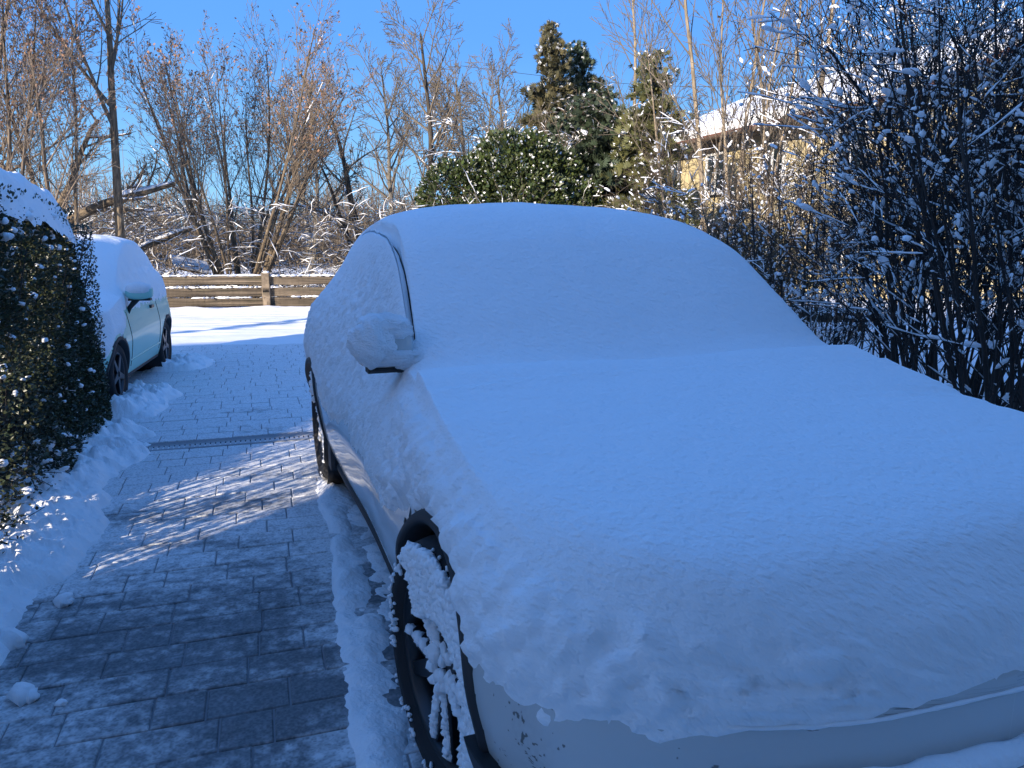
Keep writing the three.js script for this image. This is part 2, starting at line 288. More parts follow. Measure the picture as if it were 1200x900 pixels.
{
  // the house this drive belongs to and its neighbour stand behind the photographer; their shade covers the foreground
  const a = thing('house', 'plastered house behind the photographer whose shade covers the drive', 'house', null, V(0, 0, 2.2));
  mesh('wall', box(17.6, 6.4, 8, .6, 3.2, 4), M.plaster, a);
  const roofG = (w, d, eave, rise, cx, over) => { const s = new THREE.Shape(); s.moveTo(-over, eave); s.lineTo(d / 2, eave + rise); s.lineTo(d + over, eave); s.lineTo(d + over, eave + .3); s.lineTo(d / 2, eave + rise + .3); s.lineTo(-over, eave + .3); s.closePath(); const g = new THREE.ExtrudeGeometry(s, { depth: w, bevelEnabled: false }); g.rotateY(-Math.PI / 2); g.translate(cx + w / 2, 0, 0); return g; };
  mesh('roof', roofG(17.8, 8, 6.4, 2.2, .6, .4), M.snowPlain, a);
  const gab = s => { const sh = new THREE.Shape(); sh.moveTo(.02, 6.38); sh.lineTo(4, 8.58); sh.lineTo(7.98, 6.38); sh.closePath(); const g = new THREE.ExtrudeGeometry(sh, { depth: .2, bevelEnabled: false }); g.rotateY(-Math.PI / 2); g.translate(s, 0, 0); return g; };
  mesh('gable', gab(-8.0), M.plaster, a); mesh('gable', gab(9.4), M.plaster, a);
  mesh('added_beam_cap', box(2.3, 2.8, 1.3, -9.35, 6.17, .66), M.plaster, a);  // added box out of view, caps the sun beam so the car side stays shaded
  for (const [x, y] of [[-5, 4.6], [-1.5, 4.6], [2, 4.6], [6, 4.6], [-5, 1.7], [6, 1.7]]) windowPart(a, 1.3, 1.3, x, y, -.04, Math.PI);
  const d = mesh('door', box(1.1, 2.1, .08, 2.2, 1.05, -.03), M.eaveWood, a); mesh('handle', box(.03, .14, .05, 1.8, 1.05, -.1), M.alloy, d);
  const b = thing('house', 'neighbouring plastered house further left behind the photographer', 'house', null, V(-3.65, 0, -1));
  mesh('wall', box(17, 5.2, 6, -18.6, 2.6, 3.0), M.plaster, b);
  mesh('roof', roofG(17.2, 6, 5.2, 1.55, -18.6, .4), M.snowPlain, b);
  for (const s of [-27.0, -10.2]) { const sh = new THREE.Shape(); sh.moveTo(.02, 5.18); sh.lineTo(3, 6.73); sh.lineTo(5.98, 5.18); sh.closePath(); const g = new THREE.ExtrudeGeometry(sh, { depth: .2, bevelEnabled: false }); g.rotateY(-Math.PI / 2); g.translate(s + .1, 0, 0); mesh('gable', g, M.plaster, b); }
  for (const [x, y] of [[-13, 4.1], [-17, 4.1], [-21, 4.1], [-13, 1.7], [-21, 1.7]]) windowPart(b, 1.3, 1.3, x, y, -.04, Math.PI);
}
{
  // yellow house beyond the shrubs on the right, its long side turned to the sun
  const h = thing('house', 'yellow house with snow covered roof beyond the shrubs on the right', 'house', null, V(15, 0, -15));
  mesh('wall', box(9, 5, 13.6, 4.5, 2.5, -6.8), M.plasterYellow, h);
  const gs = new THREE.Shape(); gs.moveTo(.03, 4.99); gs.lineTo(4.5, 6.75); gs.lineTo(8.97, 4.99); gs.closePath();
  const gg = new THREE.ExtrudeGeometry(gs, { depth: .2, bevelEnabled: false }); gg.translate(0, 0, -.2);
  mesh('gable', gg, M.plasterYellow, h);
  const sh = (t0, t1, ov) => { const s = new THREE.Shape(), k = 1.8 / 4.5; s.moveTo(-ov, 5 - k * ov + t0); s.lineTo(4.5, 6.8 + t0); s.lineTo(9 + ov, 5 - k * ov + t0); s.lineTo(9 + ov, 5 - k * ov + t1); s.lineTo(4.5, 6.8 + t1); s.lineTo(-ov, 5 - k * ov + t1); s.closePath(); return s; };
  const ex = (s, d, z) => { const g = new THREE.ExtrudeGeometry(s, { depth: d, bevelEnabled: false }); g.translate(0, 0, z); return g; };
  const rf = mesh('roof', ex(sh(.0, .14, .75), 14.8, -14.2), M.roofTile, h);
  mesh('snow_cover', ex(sh(.145, .42, .70), 14.7, -14.15), M.snow, rf);
  const gut = new Acc(); gut.tube([V(-.80, 4.72, .55), V(-.80, 4.72, -14.15)], [.07, .07], 8); mesh('gutter', gut.geo(), M.eaveWood, h);
  for (const z of [-2.2, -5.5, -8.6, -11.6]) { windowPart(h, 1.2, 1.35, -.04, 3.7, z, -Math.PI / 2); windowPart(h, 1.2, 1.35, -.04, 1.4, z, -Math.PI / 2); }
  windowPart(h, 1.2, 1.3, 2.2, 3.6, .04, 0); windowPart(h, 1.2, 1.3, 6.2, 3.6, .04, 0); windowPart(h, 1.2, 1.3, 4.2, 1.3, .04, 0);
}
// ------------------------------------------------------------------ plank fence
{
  const f = thing('plank_fence', 'low weathered plank fence with snow on its boards along the road', 'fence', null, fenceO.clone());
  f.rotation.y = Math.atan2(-fenceDir.z, fenceDir.x);
  const wood = (s, t) => { const x = dataTex(512, 128, (x, y) => { const g = tileNoise(x * .12, y * 1, 128, 8, 5), k = .72 + .85 * g + .45 * tileNoise(x, y, 512, 6, 5), m = tileNoise(x + s * 90, y, 512, 6, 4); const moss = sstep(.15, .5, m) * .4; return S3(lerp(.225, .165, moss) * k * t, lerp(.175, .152, moss) * k * t, lerp(.122, .085, moss) * k * t); }, true, .5, 1); return new THREE.MeshStandardMaterial({ map: x, bumpMap: grainTex, bumpScale: .012, roughness: .95 }); };
  const W = [wood(1, 1), wood(2, .86), wood(3, 1.1)], r = RNG(77);
  const plank = (L, H, D, seed) => { const n = 40, g = new THREE.BoxGeometry(L, H, D, n, 4, 1), p = g.attributes.position; for (let k = 0; k < p.count; k++) { const x = p.getX(k), y = p.getY(k), e = Math.abs(y) > H * .4 ? 1 : .4; p.setXYZ(k, x, y + e * .016 * fbm(x * 3 + seed, Math.sign(y) * 9, 1, 4), p.getZ(k) + .012 * fbm(x * 2.5, y * 14 + seed, 3, 4)); } g.computeVertexNormals(); return g; };
  const bay = 2.95;
  for (let b = -4; b < 4; b++) {
    const x0 = b * bay;
    const ph = .80 + r.s(.02), pg = bevelBox(.17, ph, .13, .012); pg.translate(x0 + .02, ph / 2 - .04, .055); const po = mesh('post', pg, W[2], f);
    const cap = new Acc(); for (let k = 0; k < 4; k++) cap.lump(V(x0 + .02 + r.s(.05), ph - .035, .05 + r.s(.03)), .06, .03, .05, r); mesh('snow_cover', cap.geo(true), M.snow, po);
    for (let k = 0; k < 3; k++) {
      const H = .205 + r.s(.012), y = .04 + k * .235 + H / 2 + r.s(.008), g = plank(bay - .03, H, .045, b * 7 + k * 3.1); g.translate(x0 + bay / 2, y, r.s(.006)); g.rotateZ(0);
      const bo = mesh('board', g, W[(b + 4 + k) % 3], f);
      const sn = new Acc(); let x = x0 + .05;
      while (x < x0 + bay - .1) { const l = r.r(.06, .2); if (fbm(x * 1.1, k * 3 + .5, 2, 3) > (k === 2 ? -.4 : -.05)) sn.lump(V(x + l / 2, y + H / 2 + .004, .012), l * .7, r.r(.014, .03), .035, r); x += l * .75; }
      if (sn.count) mesh('snow_cover', sn.geo(true), M.snow, bo, 'stuff');
    }
  }
}
// ------------------------------------------------------------------ cars
// A car shell is lofted: s runs from nose to tail, w across from one sill (-8) over the roof (0) to the other sill (8).
function carShape(c) {
  const prof = s => {
    const W = c.half(s), ys = curve(c.shoulder, s), yt = curve(c.top, s), ye = Math.min(curve(c.edge, s), yt - .012), y0 = curve(c.sill, s), Wt = W * curve(c.topW, s), Ws = W * curve(c.shW, s), k = clamp(W / .8, .2, 1);
    const ym = y0 + (ys - y0) * .55;
    const X = [[0, W * .90], [1, W * .955], [2, W * .99], [3, W], [4, Ws], [5, lerp(Ws, Wt, .45)], [6, Wt], [7, Wt * .55], [8, 0]];
    const Y = [[0, y0], [1, y0 + (ym - y0) * .3], [2, y0 + (ym - y0) * .72], [3, ym], [4, ys], [5, lerp(ys, ye, .5)], [6, ye], [7, lerp(ye, yt, .80)], [8, yt]];
    return [X, Y];
  };
  const cache = new Map();
  const P = (s, w) => { let q = cache.get(s); if (!q) { q = prof(s); cache.set(s, q); } const v = 8 - Math.abs(w); return V(Math.sign(w) * curve(q[0], v), curve(q[1], v), c.L / 2 - s); };
  const nrm = (s, w) => { const e = .012, a = P(Math.max(.001, s - e), w), b = P(Math.min(c.L - .001, s + e), w), d = P(s, Math.max(-8, w - .05)), f = P(s, Math.min(8, w + .05)); const n = V().crossVectors(V().subVectors(a, b), V().subVectors(f, d)).normalize(); return n; };
  const wide = (s, w) => { const e = .07, a = P(clamp(s - e, .02, c.L), w), b = P(Math.min(c.L - .02, s + e), w), d = P(s, clamp(w - .9, -8, 8)), f = P(s, clamp(w + .9, -8, 8)); return V().crossVectors(V().subVectors(a, b), V().subVectors(f, d)).normalize(); };
  return { P, nrm, wide };
}
const wDiv = (m, d = [5, 9, 8, 9, 14, 12, 22, 24]) => { const n = d.map(x => Math.max(2, Math.round(x * m))), o = []; for (let k = 0; k < 8; k++) for (let j = 0; j < n[k]; j++) o.push(k + j / n[k]); o.push(8); const half = o.map(v => v - 8); return [...half, ...half.slice(0, -1).reverse().map(x => -x)]; };
const sDiv = (L, st) => { const o = []; for (let q = 1e-6; q < .0006; q *= 2.2) o.push(q); let s = .0007, d = .003; while (s < L - .001) { o.push(s); const e = Math.min(s, L - s); d = Math.min(st, .003 + e * .25); s += d; } for (let q = .0006; q > 1e-6; q /= 2.2) o.push(L - q); return o; };
function shell(c, S, ws, ss, offset, keep, uvs = [1, 1]) {
  const acc = new Acc(), nw = ws.length;
  const used = [];
  for (const s of ss) for (const w of ws) { const p = S.P(s, w), q = offset ? offset(p, s, w) : p; acc.p.push(q.x, q.y, q.z); acc.n.push(0, 1, 0); if (uvs === 'grain') acc.u.push(q.x + .9 * q.y, q.z - .6 * q.y); else acc.u.push(s * uvs[0], (w / 8 * 2.3) * uvs[1]); used.push(keep ? keep(p, s, w, q) : true); }
  for (let i = 0; i < ss.length - 1; i++) for (let j = 0; j < nw - 1; j++) { const a = i * nw + j, b = a + 1, d = a + nw, e = d + 1; if (used[a] && used[b] && used[d] && used[e]) acc.i.push(a, d, b, b, d, e); }
  // drop unused vertices
  const g = acc.geo(false), idx = acc.i, map = new Int32Array(acc.count).fill(-1); let n = 0; const P2 = [], U2 = [];
  for (let k = 0; k < idx.length; k++) { const v = idx[k]; if (map[v] < 0) { map[v] = n++; P2.push(acc.p[v * 3], acc.p[v * 3 + 1], acc.p[v * 3 + 2]); U2.push(acc.u[v * 2], acc.u[v * 2 + 1]); } idx[k] = map[v]; }
  const o = new THREE.BufferGeometry(); o.setAttribute('position', new THREE.Float32BufferAttribute(P2, 3)); o.setAttribute('uv', new THREE.Float32BufferAttribute(U2, 2)); o.setIndex(idx); o.computeVertexNormals(); return o;
}
function lathe(pts, seg = 48) { const g = new THREE.LatheGeometry(pts.map(p => new THREE.Vector2(p[0], p[1])), seg); g.rotateZ(Math.PI / 2); return g; }   // axis along x, +y of the profile towards -x
function wheelPart(parent, x, y, z, R, side, o) {   // side -1: outer face towards -x
  const r = RNG(o.seed), w = new THREE.Group(); w.name = 'wheel'; w.position.set(x, y, z); if (side > 0) w.rotation.y = Math.PI; if (o.steer) w.rotation.y += o.steer; parent.add(w);
  const rr = R * o.rim, h = o.width / 2;   // local: outer face towards -x
  mesh('tyre', lathe([[rr - .004, -h * .75], [rr + .02, -h], [R - .03, -h * 1.02], [R - .008, -h * .8], [R, -h * .5], [R, h * .5], [R - .008, h * .8], [R - .03, h * 1.02], [rr + .02, h], [rr - .004, h * .75]], 72), M.rubber, w);
  mesh('rim', lathe([[rr, -h * .8], [rr - .02, -h * .2], [rr - .03, h * .4], [rr - .012, h * .78], [rr, h * .86], [rr + .006, h * .82]], 64), M.alloy, w);
  mesh('brake_disc', lathe([[.02, -.03], [rr * .72, -.03], [rr * .72, -.005], [.02, -.005]], 40), M.black, w);
  for (let k = 0; k < o.spokes; k++) {
    const n = Math.floor(k / 2), a = (o.pair ? (n + (k % 2 ? .17 : -.17)) / (o.spokes / 2) : k / o.spokes) * Math.PI * 2 + o.phase;
    const L = rr * .94, sh = new THREE.Shape(); sh.moveTo(.03, -.028); sh.lineTo(L, -.016); sh.lineTo(L, .016); sh.lineTo(.03, .028); sh.closePath();
    const g = new THREE.ExtrudeGeometry(sh, { depth: .02, bevelEnabled: true, bevelThickness: .006, bevelSize: .005, bevelSegments: 2, steps: 1 });
    g.rotateY(-Math.PI / 2); // depth towards -x, length along z
    g.rotateX(a); g.translate(-h * .55, 0, 0);
    mesh('spoke', g, M.alloy, w);
  }
  mesh('hub_cap', lathe([[0, h * .72], [.035, h * .70], [.05, h * .62], [.06, h * .45]], 24), M.alloy, w);
  if (o.snow) {
    const acc = new Acc();
    // snow caught on the rim and the tyre wall on the windward side, thicker at the top
    for (let k = 0; k < o.snow; k++) {
      const t = r(), a = o.a0 + (o.a1 - o.a0) * t, rad = lerp(rr * lerp(.55, .88, sstep(0, .6, t)), R * .94, r()), thick = r.r(.008, .017) * (1.1 - .5 * t);
      acc.lump(V(-h * 1.02 - thick * .3, Math.cos(a) * rad, Math.sin(a) * rad), .012 + thick * .5, r.r(.009, .022), r.r(.009, .022), r);
    }
    for (let k = 0; k < o.spokes; k++) {   // on the spokes
      const n = Math.floor(k / 2), a = (o.pair ? (n + (k % 2 ? .17 : -.17)) / (o.spokes / 2) : k / o.spokes) * Math.PI * 2 + o.phase;
      if (r() < .12) continue;
      for (let q = .06; q < rr * .95; q += .016) { const py = Math.sin(-a), pz = Math.cos(a); if (fbm(q * 9 + k * 5, 1, 1, 2) < -.4) continue; acc.lump(V(-h * .55 - .022, q * py + .012, q * pz), .02, r.r(.015, .023), r.r(.014, .022), r); }
    }
    for (let k = 0; k < 10; k++) acc.lump(V(-h * .8, r.s(.05), r.s(.05)), .015, .022, .022, r);
    for (let k = 0; k < o.snow * .12; k++) { const a = r.r(0, 6.28), rad = R * r.r(.80, .985); acc.lump(V(-h * (rad > R * .95 ? .92 : 1.03), Math.cos(a) * rad, Math.sin(a) * rad), .006, r.r(.004, .012), r.r(.004, .012), r); }
    mesh('snow_cover', acc.geo(true), M.snow, w, 'stuff');
  }
  return w;
}
function archTrim(parent, c, S, sA, yA, R0, R1, side, proud = .012) {   // band round a wheel opening, following the body side
  const acc = new Acc(), n = 64, sec = [[R0 - .015, -.06], [R0, .004], [R0 + .01, proud], [R1 - .008, proud], [R1, -.004]], base = [];
  for (let k = 0; k <= n; k++) { const a = -.40 + (Math.PI + .70) * k / n;
    for (const [rad, out] of sec) { const s = sA + Math.cos(a) * rad, y = yA + Math.sin(a) * rad; acc.p.push(side * (bodyX(S, s, y) + out), y, c.L / 2 - s); acc.n.push(0, 1, 0); acc.u.push(k * .02, rad); } }
  const m = sec.length; for (let k = 0; k < n; k++) for (let q = 0; q < m - 1; q++) { const a = k * m + q; acc.i.push(a, a + 1, a + m, a + 1, a + m + 1, a + m); }
  mesh('wheel_arch_trim', acc.geo(true), M.plastic, parent);
  // liner of the wheel house
  const g = new THREE.CylinderGeometry(R0 + .02, R0 + .02, .5, 40, 1, true, 0, Math.PI * 2); g.rotateZ(Math.PI / 2); g.translate(side * (bodyX(S, sA, yA + R0 * .5) - .29), yA, c.L / 2 - sA); mesh('wheel_house', g, M.black, parent);
}
function bodyX(S, s, y) { let lo = 4.2, hi = 8; for (let k = 0; k < 24; k++) { const m = (lo + hi) / 2; S.P(s, m).y > y ? lo = m : hi = m; } return S.P(s, (lo + hi) / 2).x; }

// ---- the big pale car under its blanket of snow, nose towards the photographer
const big = {
  L: 4.75,
  half: s => { const f = 1 - Math.pow(1 - Math.min(1, s / .62), 2.5), b = 1 - Math.pow(1 - Math.min(1, (4.75 - s) / .75), 2.4); return Math.max(0, .99 * Math.pow(f, .42) * Math.pow(b, .45) - .0056) * ( 1 - .018 * Math.exp(-Math.pow((s - 2.3) / .6, 2))); },
  sill: [[0, .26], [.3, .2], [.6, .2], [4.1, .22], [4.75, .42]],
  shoulder: [[0, .60], [.12, .655], [.35, .735], [.9, .85], [1.5, .93], [2.4, .95], [3.6, .99], [4.3, .99], [4.6, .92], [4.75, .80]],
  top: [[0, .645], [.04, .73], [.12, .80], [.25, .84], [.45, .868], [.9, .905], [1.35, .945], [1.5, .952], [1.56, .968], [1.9, 1.215], [2.2, 1.425], [2.5, 1.535], [2.85, 1.58], [3.3, 1.575], [3.9, 1.47], [4.35, 1.27], [4.62, 1.06], [4.75, .84]],
  edge: [[0, .62], [.04, .70], [.12, .765], [.25, .803], [.45, .832], [.9, .875], [1.45, .935], [1.66, .955], [2.0, 1.175], [2.3, 1.375], [2.6, 1.465], [3.0, 1.495], [3.5, 1.465], [4.1, 1.31], [4.55, 1.05], [4.75, .82]],
  topW: [[0, .8], [1.3, .83], [1.66, .81], [2.3, .735], [2.8, .69], [3.6, .65], [4.3, .63], [4.75, .75]],
  shW: [[0, .96], [.9, .945], [1.8, .875], [2.6, .89], [3.4, .935], [4.75, .95]],
};
const mint = {
  L: 3.45,
  half: s => { const f = 1 - Math.pow(1 - Math.min(1, s / .6), 2.3), b = 1 - Math.pow(1 - Math.min(1, (3.45 - s) / .5), 2.4); return Math.max(0, .81 * Math.pow(f, .46) * Math.pow(b, .45) - .004); },
  sill: [[0, .24], [.3, .19], [3.2, .2], [3.45, .34]],
  shoulder: [[0, .62], [.15, .70], [.6, .80], [1.0, .87], [2.4, .93], [3.1, .92], [3.45, .74]],
  top: [[0, .66], [.08, .74], [.3, .83], [.7, .905], [.9, .945], [1.25, 1.17], [1.6, 1.375], [1.95, 1.455], [2.4, 1.46], [2.9, 1.36], [3.2, 1.15], [3.45, .78]],
  edge: [[0, .64], [.08, .71], [.3, .79], [.7, .865], [1.0, .90], [1.4, 1.15], [1.75, 1.31], [2.05, 1.37], [2.5, 1.365], [2.9, 1.26], [3.2, 1.08], [3.45, .76]],
  topW: [[0, .8], [.8, .84], [1.0, .86], [1.6, .78], [2.2, .72], [3.0, .70], [3.45, .76]],
  shW: [[0, .95], [.6, .94], [1.4, .93], [3.45, .93]],
};
const bigS = carShape(big), mintS = carShape(mint);
const bigCar = thing('parked_car', 'large pale car thickly covered in snow filling the right foreground', 'car', null, V(1.345, 0, -1.0 - big.L / 2));
{
  const c = big, S = bigS, FA = .90, RA = 3.875, YW = .355, R0 = .388, R1 = .428;
  const inArch = (p, s, R) => Math.abs(p.x) > .5 && (Math.hypot(s - FA, p.y - YW) < R || Math.hypot(s - RA, p.y - YW) < R);
  const ws = wDiv(.8), ss = sDiv(c.L, .022);
  const front = (p, s) => s < .40 && p.y < .60;
  const M2 = M.paint.clone(); M2.map = paintDirt(.56, .56, .545); M2.map.repeat.set(1, 1);
  M.paintClean = new THREE.MeshPhysicalMaterial({ color: col(.56, .56, .54), roughness: .4, clearcoat: .9, clearcoatRoughness: .07 });
  mesh('body', shell(c, S, ws, ss, null, (p, s) => !inArch(p, s, R0 + .02) && !front(p, s)), M.paintClean, bigCar);
  mesh('bumper', shell(c, S, ws, ss.filter(s => s < .45), (p, s, w) => p.clone().addScaledVector(S.nrm(s, w), .002), (p, s) => s < .44 && p.y < .66 && !inArch(p, s, R0 + .02), [.8, .8]), M2, bigCar);
  for (const side of [-1, 1]) for (const A of [FA, RA]) archTrim(bigCar, c, S, A, YW, R0, R1, side);
  // rockers
  for (const side of [-1, 1]) { const a = new Acc(), pts = [], rad = []; for (let s = FA + .5; s < RA - .46; s += .1) { pts.push(V(side * (bodyX(S, s, .25) - .022), .232, c.L / 2 - s)); rad.push(.034); } a.tube(pts, rad, 10); mesh('rocker_trim', a.geo(), M.plastic, bigCar);
    const b = bevelBox(.05, .17, .16, .02); b.translate(side * (bodyX(S, RA - .49, .3) - .008), .29, c.L / 2 - (RA - .49)); mesh('cladding', b, M.plastic, bigCar); }
  const floor = bevelBox(1.5, .06, 3.9, .02); floor.translate(0, .23, 0); mesh('underbody', floor, M.black, bigCar);
  // side glass, proud of the shell, its upper edge and front pillar seam free of snow
  for (const side of [-1, 1]) {
    const gw = []; for (let w = 2.12; w <= 3.9; w += .06) gw.push(w * side); const gs = []; for (let s = 1.75; s < 4.15; s += .03) gs.push(s);
    mesh('side_window', shell(c, S, side > 0 ? gw : gw.reverse(), gs, (p, s, w) => p.clone().addScaledVector(S.nrm(s, w), .004)), M.glass, bigCar);
    const t = new Acc(), tp = [], tr = []; for (let s = 1.72; s < 3.5; s += .04) { const p = S.P(s, 2.07 * side).addScaledVector(S.nrm(s, 2.07 * side), .002); tp.push(p); tr.push(.005); } t.tube(tp, tr, 8); mesh('window_seal', t.geo(), M.black, bigCar);
  }
  // the blanket of snow
  const snowW = wDiv(1, [6, 22, 22, 20, 20, 15, 24, 26]), snowS = sDiv(c.L, .0115);
  const offs = (p, s, w) => {
    const n = S.nrm(s, w); if (s < .015) { n.x *= c.half(s) / c.half(.015); n.normalize(); } const nw = S.wide(Math.max(.03, s), w), X = p.x, Z = p.z, Y = p.y, up = clamp(nw.y, 0, 1), aw = Math.abs(w);
    const top = .086 * sstep(.05, .95, up) * (1 - .30 * sstep(1.45 + .10 * X * X, 1.49 + .10 * X * X, s) * (1 - sstep(1.7, 2.2, s))) + .022 * (1 - sstep(1.445 + .10 * X * X, 1.48 + .10 * X * X, s)) * sstep(1.2, 1.43, s) * sstep(.3, .8, up) + .010 * fbm(X * 2.2, 1, Z * 2.2, 3) * sstep(.2, .6, up);
    const front = 1 - sstep(.15, .5, s);
    // lower limit of the snow on the flanks, ragged
    const lim = s < .9 ? curve([[0, .585], [.08, .565], [.2, .53], [.38, .51], [.6, .55], [.9, .65]], s) : lerp(.66, .58, sstep(.9, 1.6, s)) + .10 * sstep(3.0, 3.8, s);
    const rag = .06 * fbm(s * 3.2, 2, Y * 2 + X * 2, 4) + .045 * fbm(s * 13, 5, Y * 9, 3);
    const low = s < 1.2 ? sstep(-.02, .26, Y - lim + rag) : sstep(-.03, .17, Y - lim + rag);
    const flank = 1 - sstep(.3, .75, up);
    const rough = flank * (.014 * fbm(X * 40, Y * 32, Z * 28, 3) + .012 * fbm(X * 9, Y * 12 + Z * 5, Z * 8 - Y * 3, 4)) * (s < 1.6 ? 1.3 : 1);
    const lumpy = flank * sstep(.005, .10, Y - lim + rag) * (s < 1.5 ? .034 * Math.max(0, .7 - worley(X * 22, Y * 22, Z * 22)) + .020 * Math.max(0, .7 - worley(X * 45, Y * 45, Z * 45)) : .016 * Math.max(0, .75 - worley(X * 26 + Y * 8, Y * 20, Z * 40 + Y * 14)));
    let side = lerp(-.012, s < 1.3 ? .036 : .022, low) + rough * low + lumpy;
    // front corner and fender carry lumps
    const clump = flank * sstep(1.5, .7, s) * (1 - sstep(.05, .35, Y - lim)) * .065 * Math.max(0, fbm(X * 15, Y * 15, Z * 15, 3)) * low; side += clump;
    // wind grain on top
    const fine = .0042 * fbm(X * 13, Y * 15, Z * 17, 2) * sstep(.3, .8, up);
    // seams left open at the side window
    if (w < 0 && aw > 1.85 && aw < 2.35 && s > 1.85 && s < 3.42) { const k = 1 - sstep(.005, .06, Math.abs(aw - 2.12 - .035 * fbm(s * 7, 3, w > 0 ? 8 : 3, 3)) - .015); if (fbm(s * 6, 4, 4, 2) > -.55) return p.clone().addScaledVector(n, lerp(side, -.02, k)).add(V(0, lerp(top, 0, k), 0)); }
    const arch = Math.min(Math.abs(Math.hypot(s - FA, Y - YW)), Math.abs(Math.hypot(s - RA, Y - YW)));
    if (Math.abs(X) > .5) side = lerp(-.012, side, sstep(R1 - .045, R1 + .02, arch + .03 * fbm(s * 16, 3, Y * 16, 3)));
    const drift = w > 0 ? .17 * sstep(.2, 2.2, aw) * (1 - sstep(3.8, 5.2, aw)) * sstep(1.3, 1.9, s) * (1 - sstep(2.9, 4.0, s)) + .09 * sstep(1.2, 3.0, aw) * (1 - sstep(4.2, 6.6, aw)) * sstep(.2, 1.8, s) * (1 - sstep(2.0, 2.9, s)) : 0;
    return p.clone().addScaledVector(n, side + fine).add(V(drift, top * (.75 + .25 * low), 0));
  };
  mesh('snow_cover', shell(c, S, snowW, snowS, offs, (p, s) => !inArch(p, s, R0 + .015) && p.y > .42, 'grain'), M.snow, bigCar);
  // thin ice line along the front edge of the bonnet and the snowy lower lip
  { const a = new Acc(), pts = [], rad = []; for (let k = 0; k <= 60; k++) { const x = -.62 + 1.24 * k / 60; let s = .0006; while (c.half(s) < Math.abs(x) / .985) s += .001; pts.push(V(x, .612 + .004 * fbm(x * 9, 1, 1, 2), c.L / 2 - s + .004)); rad.push(.0035 + .002 * Math.abs(noise(x * 20))); } a.tube(pts, rad, 6); mesh('bonnet_lip', a.geo(), M.snowPlain, bigCar); }
  { const sh = shell(c, S, wDiv(.8).filter(w => Math.abs(w) > 6.2), ss.filter(s => s < .55), (p, s, w) => p.clone().addScaledVector(S.nrm(s, w), .03), (p) => p.y < .40 && p.y > .25); mesh('lower_grille', sh, M.black, bigCar);
    const a = new Acc(), pts = [], rad = []; for (let k = 0; k <= 60; k++) { const x = -.60 + 1.2 * k / 60; let s = .0006; while (c.half(s) < Math.abs(x) / .98) s += .001; pts.push(V(x, .485 + .006 * fbm(x * 6, 4, 1, 3), c.L / 2 - s + .022)); rad.push(.030 + .006 * noise(x * 14)); } a.tube(pts, rad, 10); mesh('lip_snow', a.geo(), M.snow, bigCar); }
  for (const side of [-1, 1]) {
    wheelPart(bigCar, side * (bodyX(S, FA, .5) - .12), YW, c.L / 2 - FA, .355, side, { seed: 3 + side, rim: .76, width: .245, spokes: 10, pair: true, phase: .35, snow: 1100, a0: -.5, a1: 2.1, steer: side < 0 ? .13 : 0 });
    wheelPart(bigCar, side * (bodyX(S, RA, .5) - .145), YW, c.L / 2 - RA, .355, side, { seed: 9 + side, rim: .76, width: .245, spokes: 10, pair: true, phase: 1.0, snow: 110, a0: -.9, a1: 1.4 });
  }
  bigCar.rotation.y = .04; bigCar.position.x = 1.3; bigCar.position.z = -1.02 - c.L / 2;
  // mirrors, snowed in
  for (const sd of [1]) {
  const m = new THREE.Group(); m.name = 'mirror'; m.scale.x = 1; m.position.set((sd > 0 ? -.91 : .84), sd > 0 ? 1.11 : 1.04, -2.80 + 1.0 + c.L / 2); bigCar.add(m);
  const hs = new THREE.SphereGeometry(1, 24, 16), hp = hs.attributes.position; for (let k = 0; k < hp.count; k++) { const q = V(hp.getX(k), hp.getY(k), hp.getZ(k)), e = x => Math.sign(x) * Math.pow(Math.abs(x), .6); hp.setXYZ(k, e(q.x) * .105, e(q.y) * .072, e(q.z) * .06 * (q.z < 0 ? .6 : 1)); } hs.computeVertexNormals();
  const flip = g => { if (sd < 0) { g.scale(-1, 1, 1); const ix = g.index; if (ix) { const a = ix.array; for (let k = 0; k < a.length; k += 3) { const t = a[k]; a[k] = a[k + 1]; a[k + 1] = t; } } else { for (const nm in g.attributes) { const A = g.attributes[nm], z = A.itemSize; for (let k = 0; k < A.count; k += 3) for (let q = 0; q < z; q++) { const t = A.array[k * z + q]; A.array[k * z + q] = A.array[(k + 1) * z + q]; A.array[(k + 1) * z + q] = t; } } } } return g; };
  mesh('housing', hs, M.paintClean, m);
  const pl = bevelBox(.25, .026, .085, .01); pl.translate(.06, -.075, .0); mesh('base_plate', flip(pl), M.black, m);
  const ga = new Acc(); ga.tube([V(.05, -.06, 0), V(.15, -.075, -.01), V(.22, -.09, -.02)], [.035, .03, .035], 10); mesh('mirror_arm', flip(ga.geo()), M.black, m);
  const gl = bevelBox(.17, .10, .006, .002); gl.translate(0, 0, -.039); mesh('mirror_glass', flip(gl), M.glass, m);
  const r = RNG(91), sa = new Acc();
  const sb = (x, y, z, rx, ry, rz) => { const g = new THREE.SphereGeometry(1, 40, 28), p = g.attributes.position; for (let k = 0; k < p.count; k++) { const q = V(p.getX(k), p.getY(k), p.getZ(k)), f = 1 + .20 * fbm(q.x * 2 + x * 20, q.y * 2.4, q.z * 2, 3) + .16 * (.6 - worley(q.x * 3.4 + x * 9, q.y * 3.4, q.z * 3.4)); p.setXYZ(k, x + q.x * rx * f, y + q.y * ry * f, z + q.z * rz * f); } g.computeVertexNormals(); return g; };
  mesh('snow_cover', flip(mergeGeometries([sb(-.045, .025, .028, .085, .088, .062), sb(.0, .07, .0, .11, .055, .07), sb(.03, -.032, .035, .10, .032, .05), sb(.10, -.05, .025, .08, .034, .045)])), M.snow, m);
  }
}
